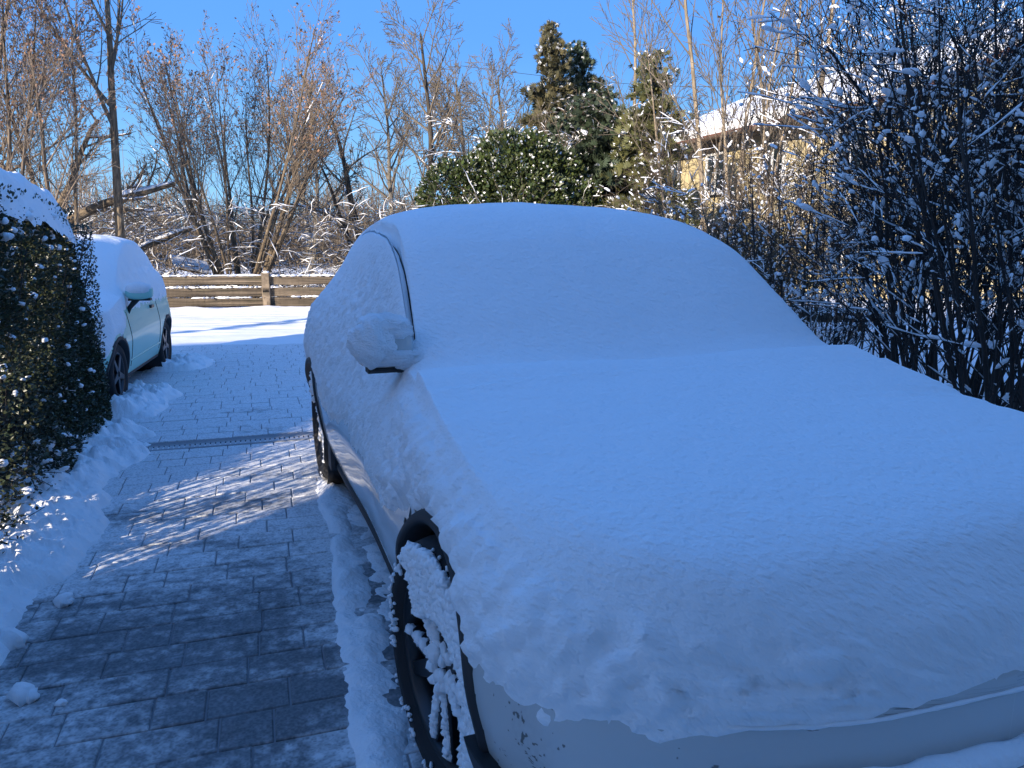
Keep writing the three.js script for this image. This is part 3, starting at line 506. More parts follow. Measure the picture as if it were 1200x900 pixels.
// ---- the small mint car behind the hedge
const mintCar = thing('parked_car', 'small mint green car half covered in snow beyond the clipped hedge', 'car', null, V(0, 0, 0));
{
  const c = mint, S = mintS, FA = .70, RA = 2.81, YW = .29, R0 = .31, R1 = .345;
  mintCar.position.set(-1.95, 0, -8.74); mintCar.rotation.y = -.085;
  const inArch = (p, s, R) => Math.abs(p.x) > .4 && (Math.hypot(s - FA, p.y - YW) < R || Math.hypot(s - RA, p.y - YW) < R);
  const ws = wDiv(.7), ss = sDiv(c.L, .025);
  mesh('body', shell(c, S, ws, ss, null, (p, s) => !inArch(p, s, R0 + .015)), M.mint, mintCar);
  for (const side of [-1, 1]) for (const A of [FA, RA]) archTrim(mintCar, c, S, A, YW, R0, R1, side, .006);
  const floor = bevelBox(1.25, .06, 2.7, .02); floor.translate(0, .21, 0); mesh('underbody', floor, M.black, mintCar);
  for (const side of [-1, 1]) { const a = new Acc(), pts = [], rad = []; for (let s = FA + .38; s < RA - .36; s += .08) { pts.push(V(side * (bodyX(S, s, .36) - .004), .36, c.L / 2 - s)); rad.push(.012); } a.tube(pts, rad, 8); mesh('side_moulding', a.geo(), M.mint, mintCar);
    const b = new Acc(), bp = [], br = []; for (let s = FA + .38; s < RA - .36; s += .08) { bp.push(V(side * (bodyX(S, s, .23) - .02), .215, c.L / 2 - s)); br.push(.025); } b.tube(bp, br, 8); mesh('rocker_trim', b.geo(), M.plastic, mintCar);
    for (const sd of [FA + .42, RA - .42]) { const d = new Acc(), dp = [], dr = []; for (let y = .3; y < .84; y += .04) { dp.push(V(side * (bodyX(S, sd, y) + .0005), y, c.L / 2 - sd)); dr.push(.0035); } d.tube(dp, dr, 6); mesh('door_seam', d.geo(), M.black, mintCar); }
    const h = bevelBox(.025, .03, .13, .008); h.translate(side * (bodyX(S, 2.12, .79) + .012), .79, c.L / 2 - 2.12); mesh('door_handle', h, M.alloy, mintCar); }
  const offs = (p, s, w) => {
    const n = S.nrm(s, w), up = n.y, Y = p.y, X = p.x, Z = p.z, top = .075 * sstep(.15, .7, up) * (1 + .35 * fbm(X * 3, 2, Z * 3, 3));
    const lim = s < 1.0 ? lerp(.42, .62, sstep(.2, 1.0, s)) : .80;
    const low = sstep(-.03, .14, Y - lim + .05 * fbm(s * 4, 2, Y * 3, 3) + .05 * fbm(s * 14, 5, Y * 8, 3));
    let side = lerp(-.012, .022, low) + .016 * low * (1 - sstep(.3, .8, up)) * fbm(X * 12, Y * 14, Z * 10, 3);
    const arch = Math.min(Math.hypot(s - FA, Y - YW), Math.hypot(s - RA, Y - YW)); if (Math.abs(X) > .4) side = lerp(-.012, side, sstep(R1 - .01, R1 + .05, arch));
    return p.clone().addScaledVector(n, side).add(V(0, top, 0));
  };
  mesh('snow_cover', shell(c, S, wDiv(.9), sDiv(c.L, .02), offs, (p, s) => !inArch(p, s, R0 + .01) && p.y > .3, 'grain'), M.snow, mintCar);
  for (const side of [-1, 1]) for (const A of [FA, RA]) wheelPart(mintCar, side * (bodyX(S, A, .4) - .10), YW, c.L / 2 - A, .285, side, { seed: 50 + A, rim: .68, width: .175, spokes: 5, pair: false, phase: .3, snow: 0 });
  for (const side of [-1, 1]) {
    const gs = []; for (let s = 1.15; s < 2.7; s += .03) gs.push(s); const gw = []; for (let w = 2.15; w <= 3.85; w += .07) gw.push(w * side);
    mesh('side_window', shell(c, S, side > 0 ? gw : gw.reverse(), gs, (p, s, w) => p.clone().addScaledVector(S.nrm(s, w), .003)), M.glass, mintCar);
    const m = new THREE.Group(); m.name = 'mirror'; m.position.set(side * (bodyX(S, 1.2, .86) + .12), 1.0, c.L / 2 - 1.22); mintCar.add(m);
    const g = new THREE.SphereGeometry(1, 28, 18), p = g.attributes.position; for (let k = 0; k < p.count; k++) { const e = x => Math.sign(x) * Math.pow(Math.abs(x), .72); p.setXYZ(k, e(p.getX(k)) * .125, e(p.getY(k)) * .078, e(p.getZ(k)) * .07 * (p.getZ(k) < 0 ? .5 : 1)); } g.computeVertexNormals();
    mesh('housing', g, M.mint, m);
    const f = bevelBox(.2, .022, .09, .01); f.translate(.0, -.072, 0); mesh('base_plate', f, M.black, m);
    const ft = new Acc(); ft.tube([V(-side * .03, -.07, 0), V(-side * .10, -.15, -.01), V(-side * .13, -.21, -.02)], [.03, .022, .02], 8); mesh('mirror_foot', ft.geo(), M.black, m);
    const sg = new THREE.SphereGeometry(1, 28, 18), sp = sg.attributes.position; for (let k = 0; k < sp.count; k++) { const q = V(sp.getX(k), sp.getY(k), sp.getZ(k)), f2 = 1 + .1 * fbm(q.x * 2, q.y * 2, q.z * 2, 2); sp.setXYZ(k, q.x * .125 * f2, .028 + q.y * .066 * f2, .015 + q.z * .068 * f2); } sg.computeVertexNormals();
    mesh('snow_cover', sg, M.snow, m);
  }
}
// ------------------------------------------------------------------ vegetation
const Y1 = V(0, 1, 0);
M.snowLeaf = new THREE.MeshStandardMaterial({ color: col(.88, .89, .9), roughness: .95, side: THREE.DoubleSide });
function turnFrom(d, ang, rng, out = V()) { const a = V(rng.s(), rng.s(), rng.s()).cross(d).normalize(); return out.copy(d).applyAxisAngle(a, ang); }
// grows stems into accumulators; levels: [{n, len, ang, gnarl, up, seg, sides}]
function grow(o, rng) {
  const T = new Acc(), B = new Acc(), N = new Acc(), tips = [], lines = [];
  const snowOn = (pts, rad, dens) => {   // snow lying along the upper side, broken and uneven
    const fine = o.fine || .14; let run = null, L = 0; const flush = () => { if (run && run[0].length > 1) { run[1][0] *= .4; run[1][run[1].length - 1] *= .4; N.tube(run[0], run[1], 4, false); } run = null; };
    for (let k = 0; k < pts.length - 1; k++) {
      const d = V().subVectors(pts[k + 1], pts[k]), l = d.length(), flat = 1 - Math.abs(d.y) / l, n = Math.max(1, Math.round(l / fine));
      for (let j = 0; j <= n; j++) { if (j === n && k < pts.length - 2) break;
        const t = j / n, q = pts[k].clone().lerp(pts[k + 1], t), r = lerp(rad[k], rad[k + 1], t);
        if (flat > .12 && fbm(q.x * 2.3, q.y * 2.3, q.z * 2.3, 2) + .55 * noise(q.x * 9 + 3, q.y * 9, q.z * 9) + flat * .5 + dens - .45 > 0) { (run ||= [[], []]); const R = o.snowR * (.5 + .9 * rng()); run[0].push(q.add(V(rng.s(r * .3), r * .7 + R * .35, rng.s(r * .3)))); run[1].push(Math.max(r * .8, R * .6) + R * .3 * rng()); } else flush();
      }
    }
    flush();
  };
  const go = (p, d, len, r, lv) => {
    const c = o.levels[lv], n = c.seg, pts = [p.clone()], rad = [r], dirs = [d.clone()]; d = d.clone();
    for (let k = 1; k <= n; k++) {
      d.x += rng.s(c.gnarl); d.y += rng.s(c.gnarl * .7) + c.up / n; d.z += rng.s(c.gnarl); d.normalize();
      const q = pts[k - 1].clone().addScaledVector(d, len / n); if (q.y < .05) q.y = .05; pts.push(q); rad.push(Math.max(o.rMin, r * (1 - (c.taper ?? .75) * k / n))); dirs.push(d.clone());
    }
    (lv < o.trunkLevels ? T : B).tube(pts, rad, c.sides, false); if (lv < 3) lines.push([pts, rad, lv]);
    if (lv < (o.snowLevels ?? 9)) snowOn(pts, rad, o.snow);
    if (lv === o.levels.length - 1) { tips.push(pts[n], pts[Math.max(0, n - 1)]); return; }
    const nx = o.levels[lv + 1], m = Math.round(nx.n * (.75 + .5 * rng()));
    for (let k = 0; k < m; k++) {
      const t = lerp(nx.t0 ?? .25, 1, (k + rng()) / m), f = t * n, i = Math.min(n - 1, Math.floor(f)), q = pts[i].clone().lerp(pts[i + 1], f - i);
      const dd = turnFrom(dirs[i + 1], nx.ang * (.7 + .6 * rng()), rng); if (nx.lift) { dd.y += nx.lift; dd.normalize(); }
      go(q, dd, nx.len * len * (1.15 - .6 * t) * (.75 + .5 * rng()), Math.max(o.rMin, lerp(rad[i], rad[i + 1], f - i) * (nx.thin ?? .55)), lv + 1);
    }
  };
  for (const s of o.stems) go(s.p, s.d, s.len, s.r, 0);
  return { T, B, N, tips, lines };
}
function tree(name, label, cat, group, pos, o) {
  const t = thing(name, label, cat, group, pos), rng = RNG(o.seed), g = grow(o, rng);
  mesh(o.stems.length > 1 ? 'stem' : 'trunk', g.T.geo(), o.bark, t); mesh('branches', g.B.geo(), o.twig || o.bark, t);
  if (g.N.count) mesh('snow_cover', g.N.geo(), M.snowPlain, t, 'stuff');
  if (o.leaf) { const a = new Acc(); for (const p of g.tips) { if (rng() > o.leaf || (o.leafBand && (p.y < o.leafBand[0] || p.y > o.leafBand[1]))) continue; const q = V(p.x + rng.s(.05), p.y + rng.s(.05), p.z + rng.s(.05)), u = V(rng.s(), rng.s(), rng.s()).normalize().multiplyScalar(o.leafSize * rng.r(.6, 1.3)), v = turnFrom(u, 1.5, rng).multiplyScalar(.6); a.quad(q, q.clone().add(v), q.clone().add(v).add(u), q.clone().add(u)); } if (a.count) mesh('dead_leaves', a.geo(), o.leafMat || M.deadLeaf, t, 'stuff'); }
  return t;
}
const stemFan = (rng, n, spread, len, r, base = .25, lean = V()) => Array.from({ length: n }, (_, k) => { const a = k / n * 6.283 + rng.s(.5), s = spread * (.25 + .75 * Math.sqrt(rng())); return { p: V(Math.cos(a) * base * rng.r(.3, 1), -.05, Math.sin(a) * base * rng.r(.3, 1)), d: V(Math.cos(a) * s + lean.x, 1, Math.sin(a) * s + lean.z).normalize(), len: len * rng.r(.8, 1.1), r: r * rng.r(.6, 1.1) }; });

// bare trees behind the fence
{ const rng = RNG(101);
  tree('hazel_tree', 'broad many stemmed bare tree fanning up behind the middle of the fence', 'tree', null, V(-.45, 0, -20.2), { seed: 102, stems: stemFan(rng, 18, .50, 6.2, .062, .5), rMin: .0045, trunkLevels: 1, snow: .05, snowLevels: 2, snowR: .022, bark: M.barkTan, twig: M.twigBrown, leaf: .45, leafSize: .05, leafBand: [3.4, 7.4],
    levels: [{ gnarl: .06, up: .10, seg: 9, sides: 7, taper: .78 }, { n: 10, len: .37, ang: .55, gnarl: .11, up: .35, seg: 5, sides: 4, t0: .36, lift: .15, thin: .42 }, { n: 8, len: .42, ang: .65, gnarl: .14, up: .2, seg: 3, sides: 3, t0: .15, lift: .1 }, { n: 4, len: .42, ang: .7, gnarl: .15, up: .1, seg: 2, sides: 3, t0: .2 }] }); }
tree('bare_tree', 'slender single trunk bare tree rising high behind the mint car', 'tree', null, V(-2.87, 0, -18.6), { seed: 111, stems: [{ p: V(0, -.05, 0), d: V(.0, 1, 0), len: 9.5, r: .115 }], rMin: .007, trunkLevels: 1, snow: -.1, snowLevels: 2, snowR: .02, bark: M.barkTan, twig: M.twigGrey,
  levels: [{ gnarl: .035, up: .1, seg: 12, sides: 8, taper: .8 }, { n: 15, len: .36, ang: .62, gnarl: .08, up: .45, seg: 7, sides: 5, t0: .40, lift: .25, thin: .6 }, { n: 8, len: .42, ang: .55, gnarl: .12, up: .2, seg: 4, sides: 3, t0: .2 }, { n: 4, len: .4, ang: .6, gnarl: .14, up: .1, seg: 2, sides: 3 }] });
[[-4.75, -17.4, 201, 'bare tree with reddish twig ends at the left edge of the photo', 7.2, .11, -.06], [-3.85, -17.9, 202, 'forked bare tree with dense brown twigs above the hedge end', 6.2, .10, .03], [-6.2, -18.8, 203, 'bare tree with its crown cut by the left edge of the photo', 7.4, .13, .05]].forEach(([x, z, seed, label, len, r, lean]) => { const rng = RNG(seed);
  tree('bare_tree', label, 'tree', null, V(x, 0, z), { seed: seed + 7, stems: stemFan(rng, 3, .26, len, r * .72, .12, V(lean, 0, 0)), rMin: .005, trunkLevels: 1, snow: .05, snowLevels: 2, snowR: .02, bark: M.barkTan, twig: M.twigRed, leaf: .4, leafSize: .05, leafBand: [3.6, 6.5],
    levels: [{ gnarl: .07, up: .1, seg: 9, sides: 7 }, { n: 14, len: .42, ang: .65, gnarl: .12, up: .3, seg: 5, sides: 4, t0: .28, lift: .1, thin: .42 }, { n: 9, len: .42, ang: .6, gnarl: .14, up: .25, seg: 3, sides: 3, t0: .15 }, { n: 5, len: .42, ang: .7, gnarl: .15, up: .1, seg: 2, sides: 3, t0: .2 }] }); });
tree('gnarled_tree', 'old gnarled tree with a thick snowy limb reaching sideways above the mint car', 'tree', null, V(-4.1, 0, -19.3), { seed: 121, stems: [{ p: V(0, -.05, 0), d: V(-.08, 1, 0), len: 3.6, r: .17 }, { p: V(.02, 1.75, .1), d: V(.85, .48, .12), len: 2.6, r: .12 }, { p: V(-.03, 2.1, .1), d: V(.5, .8, -.2), len: 2.4, r: .09 }], rMin: .008, trunkLevels: 1, snow: .25, snowLevels: 2, snowR: .03, bark: M.barkTan, twig: M.twigBrown,
  levels: [{ gnarl: .18, up: .05, seg: 8, sides: 8, taper: .6 }, { n: 7, len: .5, ang: .8, gnarl: .2, up: .2, seg: 5, sides: 5, t0: .25 }, { n: 7, len: .45, ang: .7, gnarl: .2, up: .1, seg: 3, sides: 3 }, { n: 4, len: .45, ang: .7, gnarl: .2, up: 0, seg: 2, sides: 3 }] });
tree('bare_tree', 'dark bare tree with a crooked low limb just left of the snowy car roof', 'tree', null, V(3.0, 0, -22.2), { seed: 131, stems: [{ p: V(0, -.05, 0), d: V(.03, 1, 0), len: 5.2, r: .13 }, { p: V(.05, .4, .05), d: V(-.55, .85, .1), len: 3.4, r: .10 }], rMin: .008, trunkLevels: 1, snow: .0, snowLevels: 2, snowR: .018, bark: M.barkDark, twig: M.twigGrey,
  levels: [{ gnarl: .13, up: .05, seg: 9, sides: 7 }, { n: 9, len: .5, ang: .85, gnarl: .16, up: .15, seg: 5, sides: 5, t0: .35 }, { n: 8, len: .45, ang: .7, gnarl: .18, up: .1, seg: 3, sides: 3 }, { n: 4, len: .45, ang: .7, gnarl: .2, up: 0, seg: 2, sides: 3 }] });
tree('bare_tree', 'upright dark bare tree standing left of the round evergreen bush', 'tree', null, V(4.97, 0, -23.6), { seed: 141, stems: [{ p: V(0, -.05, 0), d: V(.0, 1, 0), len: 7.6, r: .13 }], rMin: .008, trunkLevels: 1, snow: .05, snowLevels: 2, snowR: .022, bark: M.barkDark, twig: M.twigGrey,
  levels: [{ gnarl: .06, up: .1, seg: 10, sides: 7 }, { n: 16, len: .38, ang: .85, gnarl: .14, up: .3, seg: 5, sides: 5, t0: .38, lift: .1 }, { n: 9, len: .45, ang: .7, gnarl: .16, up: .15, seg: 3, sides: 3 }, { n: 5, len: .45, ang: .7, gnarl: .2, up: 0, seg: 2, sides: 3 }] });
[[9.3, -34.7, 151, 8.8, 'distant grey bare tree above the round evergreen bush'], [11.6, -36, 152, 9.0, 'distant bare tree close to the left flank of the tall conifer'], [5.9, -34.5, 153, 8.4, 'distant bare tree in the gap right of the many stemmed tree'], [2.2, -36, 154, 7.5, 'faint distant bare tree low between the stems of the fan shaped tree']].forEach(([x, z, seed, len, label]) =>
  tree('bare_tree', label, 'tree', null, V(x, 0, z), { seed, stems: [{ p: V(0, -.05, 0), d: V(0, 1, 0), len, r: .15 }, { p: V(.1, .3, 0), d: V(.2, 1, .1), len: len * .85, r: .12 }], rMin: .011, trunkLevels: 1, snow: -.3, snowLevels: 1, snowR: .02, bark: M.barkGrey, twig: M.twigGrey,
    levels: [{ gnarl: .08, up: .1, seg: 8, sides: 6 }, { n: 14, len: .4, ang: .7, gnarl: .14, up: .3, seg: 5, sides: 4, t0: .3 }, { n: 9, len: .45, ang: .7, gnarl: .16, up: .15, seg: 3, sides: 3 }, { n: 5, len: .45, ang: .7, gnarl: .2, up: 0, seg: 2, sides: 3 }] }));
// pale bare trees between the conifers and the yellow house
[[11.73, -23.4, 161, 9.6, .10, 1, 'tall pale bare tree behind the yellowish conifer'], [9.0, -15.5, 162, 6.6, .055, 2, 'thin bare tree right beside the yellowish conifer'], [8.75, -13.6, 163, 7.4, .085, 2, 'pale bare tree with a clear trunk before the house roof'], [8.25, -11.8, 164, 6.3, .05, 3, 'slight bare tree with a few dark hanging leaves before the roof'], [11.6, -15.3, 165, 8.0, .09, 2, 'pale forked bare tree left of the dark thicket']].forEach(([x, z, seed, len, r, n, label]) => { const rng = RNG(seed);
  tree('bare_tree', label, 'tree', null, V(x, 0, z), { seed: seed + 3, stems: stemFan(rng, n, n > 1 ? .2 : .03, len, r, .1), rMin: .006, trunkLevels: 1, snow: -.1, snowLevels: 2, snowR: .015, bark: M.barkPale, twig: M.twigGrey, leaf: seed === 164 ? .02 : 0, leafSize: .07, leafMat: M.barkDark,
    levels: [{ gnarl: .06, up: .15, seg: 10, sides: 7 }, { n: 10, len: .36, ang: .55, gnarl: .12, up: .4, seg: 5, sides: 5, t0: .35, lift: .2, thin: .45 }, { n: 6, len: .45, ang: .6, gnarl: .16, up: .25, seg: 3, sides: 3 }, { n: 4, len: .45, ang: .6, gnarl: .2, up: 0, seg: 2, sides: 3 }] }); });
// tree standing left of the frame whose shadow lies on the road
tree('bare_tree', 'bare tree left of the frame whose shadow streaks the road', 'tree', null, V(-11.4, 0, -5.4), { seed: 171, stems: [{ p: V(0, -.05, 0), d: V(0, 1, 0), len: 8, r: .2 }], rMin: .015, trunkLevels: 1, snow: -1, snowLevels: 0, snowR: .02, bark: M.barkTan, levels: [{ gnarl: .05, up: .1, seg: 8, sides: 7 }, { n: 10, len: .4, ang: .7, gnarl: .1, up: .3, seg: 5, sides: 5, t0: .5 }, { n: 6, len: .45, ang: .7, gnarl: .15, up: .1, seg: 3, sides: 3 }] });
// snowy brushwood behind the fence: reads as one tangle
{ const rng = RNG(301), B = new Acc(), N = new Acc();
  for (let k = 0; k < 9500; k++) {
    const u = rng.r(-9, 8.5), v = -.5 - 5.5 * Math.pow(rng(), .8), p = fenceO.clone().addScaledVector(fenceDir, u).addScaledVector(fenceN, v); p.y = rng() < .4 ? 0 : rng.r(.1, 2.3);
    const d = V(rng.s(1), rng.r(-.05, 1.0), rng.s(1)).normalize(), L = rng.r(.35, 1.25), n = 6, pts = [p], rad = [rng.r(.004, .012)]; 
    for (let q = 1; q <= n; q++) { d.add(V(rng.s(.42), rng.s(.36) - .08, rng.s(.42))).normalize(); const w = pts[q - 1].clone().addScaledVector(d, L / n); w.y = clamp(w.y, .03, 3.2); pts.push(w); rad.push(Math.max(.004, rad[0] * (1 - .15 * q))); }
    B.tube(pts, rad, 3, false);
    if (rng() < .62) { const a = rng() < .5 ? 0 : 1 + Math.floor(rng() * 2), b = Math.min(n, a + 2 + Math.floor(rng() * 3)), sp = [], sr = []; for (let q = a; q <= b; q++) { sp.push(pts[q].clone().add(V(0, rad[q] + .007, 0))); sr.push((q === a || q === b ? .3 : 1) * rng.r(.005, .013)); } N.tube(sp, sr, 4, false); }
  }
  const t = new THREE.Group(); t.name = numbered('brushwood'); tag(t, 'tangled snowy brushwood filling the ground behind the plank fence', 'brushwood', null, 'stuff'); scene.add(t);
  mesh('twigs', B.geo(), M.twigGrey, t, 'stuff'); mesh('snow_cover', N.geo(), M.snowPlain, t, 'stuff'); }
// far wood closing the horizon
{ const rng = RNG(311), B = new Acc();
  for (let k = 0; k < 5200; k++) {
    const u = rng.r(-26, 52), p = V(u, 0, -42 - rng.r(0, 14) - Math.abs(u - 8) * .05), h = rng.r(2.4, 6.0) * (1 + .35 * noise(u * .15)), d = V(rng.s(.3), 1, rng.s(.3)).normalize(), n = 4, pts = [p], rad = [rng.r(.02, .05)];
    for (let q = 1; q <= n; q++) { d.add(V(rng.s(.22), 0, rng.s(.22))).normalize(); pts.push(pts[q - 1].clone().addScaledVector(d, h / n)); rad.push(Math.max(.012, rad[0] * (1 - .22 * q))); }
    B.tube(pts, rad, 3, false);
    for (let j = 0; j < 7; j++) { const q = 1 + Math.floor(rng() * 3), e = V(rng.s(1), rng.r(-.2, .8), rng.s(1)).normalize(), l = rng.r(.4, 1.2); B.tube([pts[q], pts[q].clone().addScaledVector(e, l * .5).add(V(0, rng.s(.1), 0)), pts[q].clone().addScaledVector(e, l)], [.014, .012, .008], 3, false); }
  }
  tag(mesh('far_wood', B.geo(), M.twigBrown), 'hazy brown bare wood far behind the trees', 'wood', null, 'stuff'); }
// ---- evergreens
const leafG = (() => { const a = new Acc(); const q = [[0, 0, 0], [.28, .42, .05], [0, 1, 0], [-.28, .42, .05]]; const b = 0; for (const p of q) { a.p.push(...p); a.n.push(0, 0, 1); a.u.push(p[0], p[1]); } a.i.push(0, 1, 2, 0, 2, 3); return a.geo(true); })();
const sprayG = (() => { const a = new Acc(), r = RNG(8); for (let k = 0; k < 7; k++) { const t = (k - 3) / 3, an = t * .9, L = 1 - .35 * Math.abs(t), c = Math.cos(an), s = Math.sin(an), w = .085, z = r.s(.14); const P = V(s * .1, c * .1, 0), Q = V(s * L * .6 + c * w, c * L * .6 - s * w, z * .6 - .06), R = V(s * L, c * L, z - .16), T = V(s * L * .6 - c * w, c * L * .6 + s * w, z * .6 - .06); a.quad(P, Q, R, T); } return a.geo(true); })();
const lumpG = (() => { const a = new Acc(); a.lump(V(0, 0, 0), 1, .7, 1, RNG(4), 3.3); return a.geo(true); })();
const leafMat = (r, g, b, rough = .5) => new THREE.MeshStandardMaterial({ color: col(r, g, b), roughness: rough, side: THREE.DoubleSide });
const m4 = new THREE.Matrix4(), qt = new THREE.Quaternion();
function facing(p, dir, size, rng, spin = rng.r(0, 6.28), sx = 1) { const q = new THREE.Quaternion().setFromUnitVectors(Y1, dir); q.multiply(qt.setFromAxisAngle(Y1, spin)); return new THREE.Matrix4().compose(p, q, V(size * sx, size, size)); }
function lumpAt(p, s, rng, fl = .55) { return new THREE.Matrix4().compose(p, new THREE.Quaternion().setFromAxisAngle(Y1, rng.r(0, 6.28)).multiply(new THREE.Quaternion().setFromEuler(new THREE.Euler(rng.s(.5), 0, rng.s(.5)))), V(s * rng.r(.7, 1.3), s * Math.min(1, fl * 1.45) * rng.r(.7, 1.3), s * rng.r(.7, 1.2))); }
function conifer(label, pos, h, R, o) {
  const rng = RNG(o.seed), t = thing('conifer', label, 'conifer', null, pos), S = [], N = [], tr = new Acc();
  tr.tube([V(0, -.05, 0), V(.02, h * .5, 0), V(0, h * .96, .02)], [.13, .08, .01], 7); mesh('trunk', tr.geo(), M.barkDark, t);
  const lobes = Array.from({ length: o.boughs }, () => { const y = Math.pow(rng(), 1.25) * .97; return { y, a: rng.r(0, 6.28), r: R * (o.shape ? o.shape(y) : Math.pow(1 - y, .8)) * rng.r(.6, 1.18) + .03 }; });
  const br = new Acc();
  for (const l of lobes) {
    const y0 = l.y * h, dx = Math.cos(l.a), dz = Math.sin(l.a), droop = o.droop * rng.r(.5, 1.3);
    br.tube([V(0, y0, 0), V(dx * l.r * .6, y0 + .1 * l.r, dz * l.r * .6), V(dx * l.r, y0 - droop * l.r, dz * l.r)], [.025, .015, .006], 3, false);
    const n = Math.round(o.per * (.4 + l.r / R));
    for (let k = 0; k < n; k++) { const f = Math.pow(rng(), .6), px = dx * l.r * f + rng.s(.16 + .12 * l.r), pz = dz * l.r * f + rng.s(.16 + .12 * l.r), py = y0 + .1 * l.r * f - droop * l.r * f * f + rng.s(.13);
      const d = V(dx + rng.s(.9), o.up + rng.s(.6), dz + rng.s(.9)).normalize(), sh = rng.r(.6, 1.35), warm = rng();
      const sz = o.size * Math.min(1, .40 + 1.7 * (1 - l.y)); S.push({ m: facing(V(px, py, pz), d, sz * rng.r(.7, 1.3), rng), c: col(sh * lerp(1, 1.35, warm * o.warm), sh, sh * lerp(1, .7, warm * o.warm)) });
      if (rng() < o.snow * f) N.push({ m: facing(V(px, py + .04, pz), V(d.x, d.y + .35, d.z).normalize(), sz * rng.r(.35, .85), rng) }); }
  }
  mesh('boughs', br.geo(), M.barkDark, t);
  instanced('foliage', sprayG, o.mat, S, t); if (N.length) instanced('snow_cover', sprayG, M.snowLeaf, N, t);
}
const dk = leafMat(.035, .055, .028, .7), yl = leafMat(.085, .092, .030, .7), br = leafMat(.075, .075, .036, .75);
conifer('tall narrow conifer with a brownish pointed top rising above the others', V(9.59, 0, -25.3), 8.75, 1.25, { seed: 401, boughs: 150, per: 34, size: .30, droop: .1, up: .9, warm: .6, snow: .26, mat: br, shape: y => y > .72 ? .58 * Math.pow((1 - y) / .28, 1.15) : .60 + .7 * (1 - y / .72) });
conifer('dark conifer just right of the tall narrow one', V(11.0, 0, -26.6), 8.5, 3.0, { seed: 402, boughs: 230, per: 40, size: .36, droop: .22, up: .3, warm: .1, snow: .3, mat: dk });
conifer('broad dark conifer with its foot behind the snowy car roof', V(9.2, 0, -20.6), 5.6, 2.5, { seed: 403, boughs: 190, per: 40, size: .30, droop: .25, up: .3, warm: .1, snow: .26, mat: dk, shape: y => Math.pow(1 - y, .5) });
conifer('yellowish green columnar conifer with snow on its tufts', V(9.8, 0, -18.5), 6.3, 1.25, { seed: 404, boughs: 170, per: 34, size: .25, droop: .12, up: .7, warm: .4, snow: .34, mat: yl, shape: y => .95 * Math.pow(1 - y, .62) + .05 });
function roundBush(label, pos, blobs, o) {
  const rng = RNG(o.seed), t = thing('evergreen_bush', label, 'bush', null, pos), S = [], N = [], B = new Acc();
  for (const [x, y, z, R] of blobs) {
    for (let k = 0; k < 10; k++) { const e = V(rng.s(R * .7), y + rng.s(R * .6), rng.s(R * .7)); B.tube([V(x * .3, 0, z * .3), V(x * .6 + e.x * .3, e.y * .6, z * .6 + e.z * .3), V(x + e.x, e.y, z + e.z)], [.04, .025, .008], 4, false); }
    const n = Math.round(o.dens * R * R);
    for (let k = 0; k < n; k++) { const d = V(rng.s(), rng.s(), rng.s()); if (d.lengthSq() > 1 || d.lengthSq() < .01) { k--; continue; } d.normalize(); const rr = R * (1 + .22 * fbm(d.x * 2.4 + x, d.y * 2.4 + y, d.z * 2.4, 3)) * (1 - .35 * Math.pow(rng(), 2)), p = V(x, y, z).addScaledVector(d, rr); if (p.y < .1) continue;
      const nd = V(d.x + rng.s(.8), d.y + rng.s(.8) + .1, d.z + rng.s(.8)).normalize(), sh = rng.r(.55, 1.5);
      S.push({ m: facing(p, nd, o.size * rng.r(.7, 1.3), rng), c: col(sh * rng.r(.9, 1.25), sh, sh * rng.r(.6, 1)) });
      if (d.y > -.1 && rng() < o.snow * (.35 + d.y)) N.push({ m: facing(p.clone().add(V(d.x * .03, .03, d.z * .03)), V(nd.x + d.x, nd.y, nd.z + d.z).normalize(), o.size * rng.r(.3, .85), rng, rng.r(0, 6.28), 1.5) }); }
  }
  mesh('branches', B.geo(), M.barkDark, t); instanced('foliage', leafG, o.mat, S, t); instanced('snow_cover', leafG, M.snowLeaf, N, t);
}
roundBush('round dark evergreen bush with glossy leaves and snow caps left of the conifers', V(5.9, 0, -19.7), [[-1.05, 2.5, .1, .95], [-.4, 2.9, .2, .75], [-.75, 1.2, .3, 1.35], [.35, 3.4, 0, .85], [.95, 3.45, .2, .75], [.5, 2.3, .4, 1.3], [.6, 1.2, .5, 1.5], [1.5, 2.9, -.2, 1.1], [1.9, 2.0, .1, 1.2], [1.6, 1.0, 0, 1.3]], { seed: 411, dens: 4300, size: .12, snow: .16, mat: leafMat(.042, .062, .022, .45) });
// brown twiggy shrub laden with snow in front of the tall conifers
{ const rng = RNG(421); tree('bare_shrub', 'brown twiggy shrub laden with snow before the tall conifers', 'shrub', null, V(8.5, 0, -22.6), { seed: 422, stems: stemFan(rng, 11, .5, 5.2, .05, .4), rMin: .008, trunkLevels: 1, snow: .1, snowLevels: 4, snowR: .015, bark: M.barkTan, twig: M.twigGrey,
  levels: [{ gnarl: .12, up: .05, seg: 7, sides: 5 }, { n: 10, len: .42, ang: .7, gnarl: .18, up: -.1, seg: 5, sides: 4, t0: .35 }, { n: 9, len: .45, ang: .7, gnarl: .2, up: -.2, seg: 3, sides: 3 }, { n: 3, len: .5, ang: .7, gnarl: .2, up: -.1, seg: 2, sides: 3 }] }); }
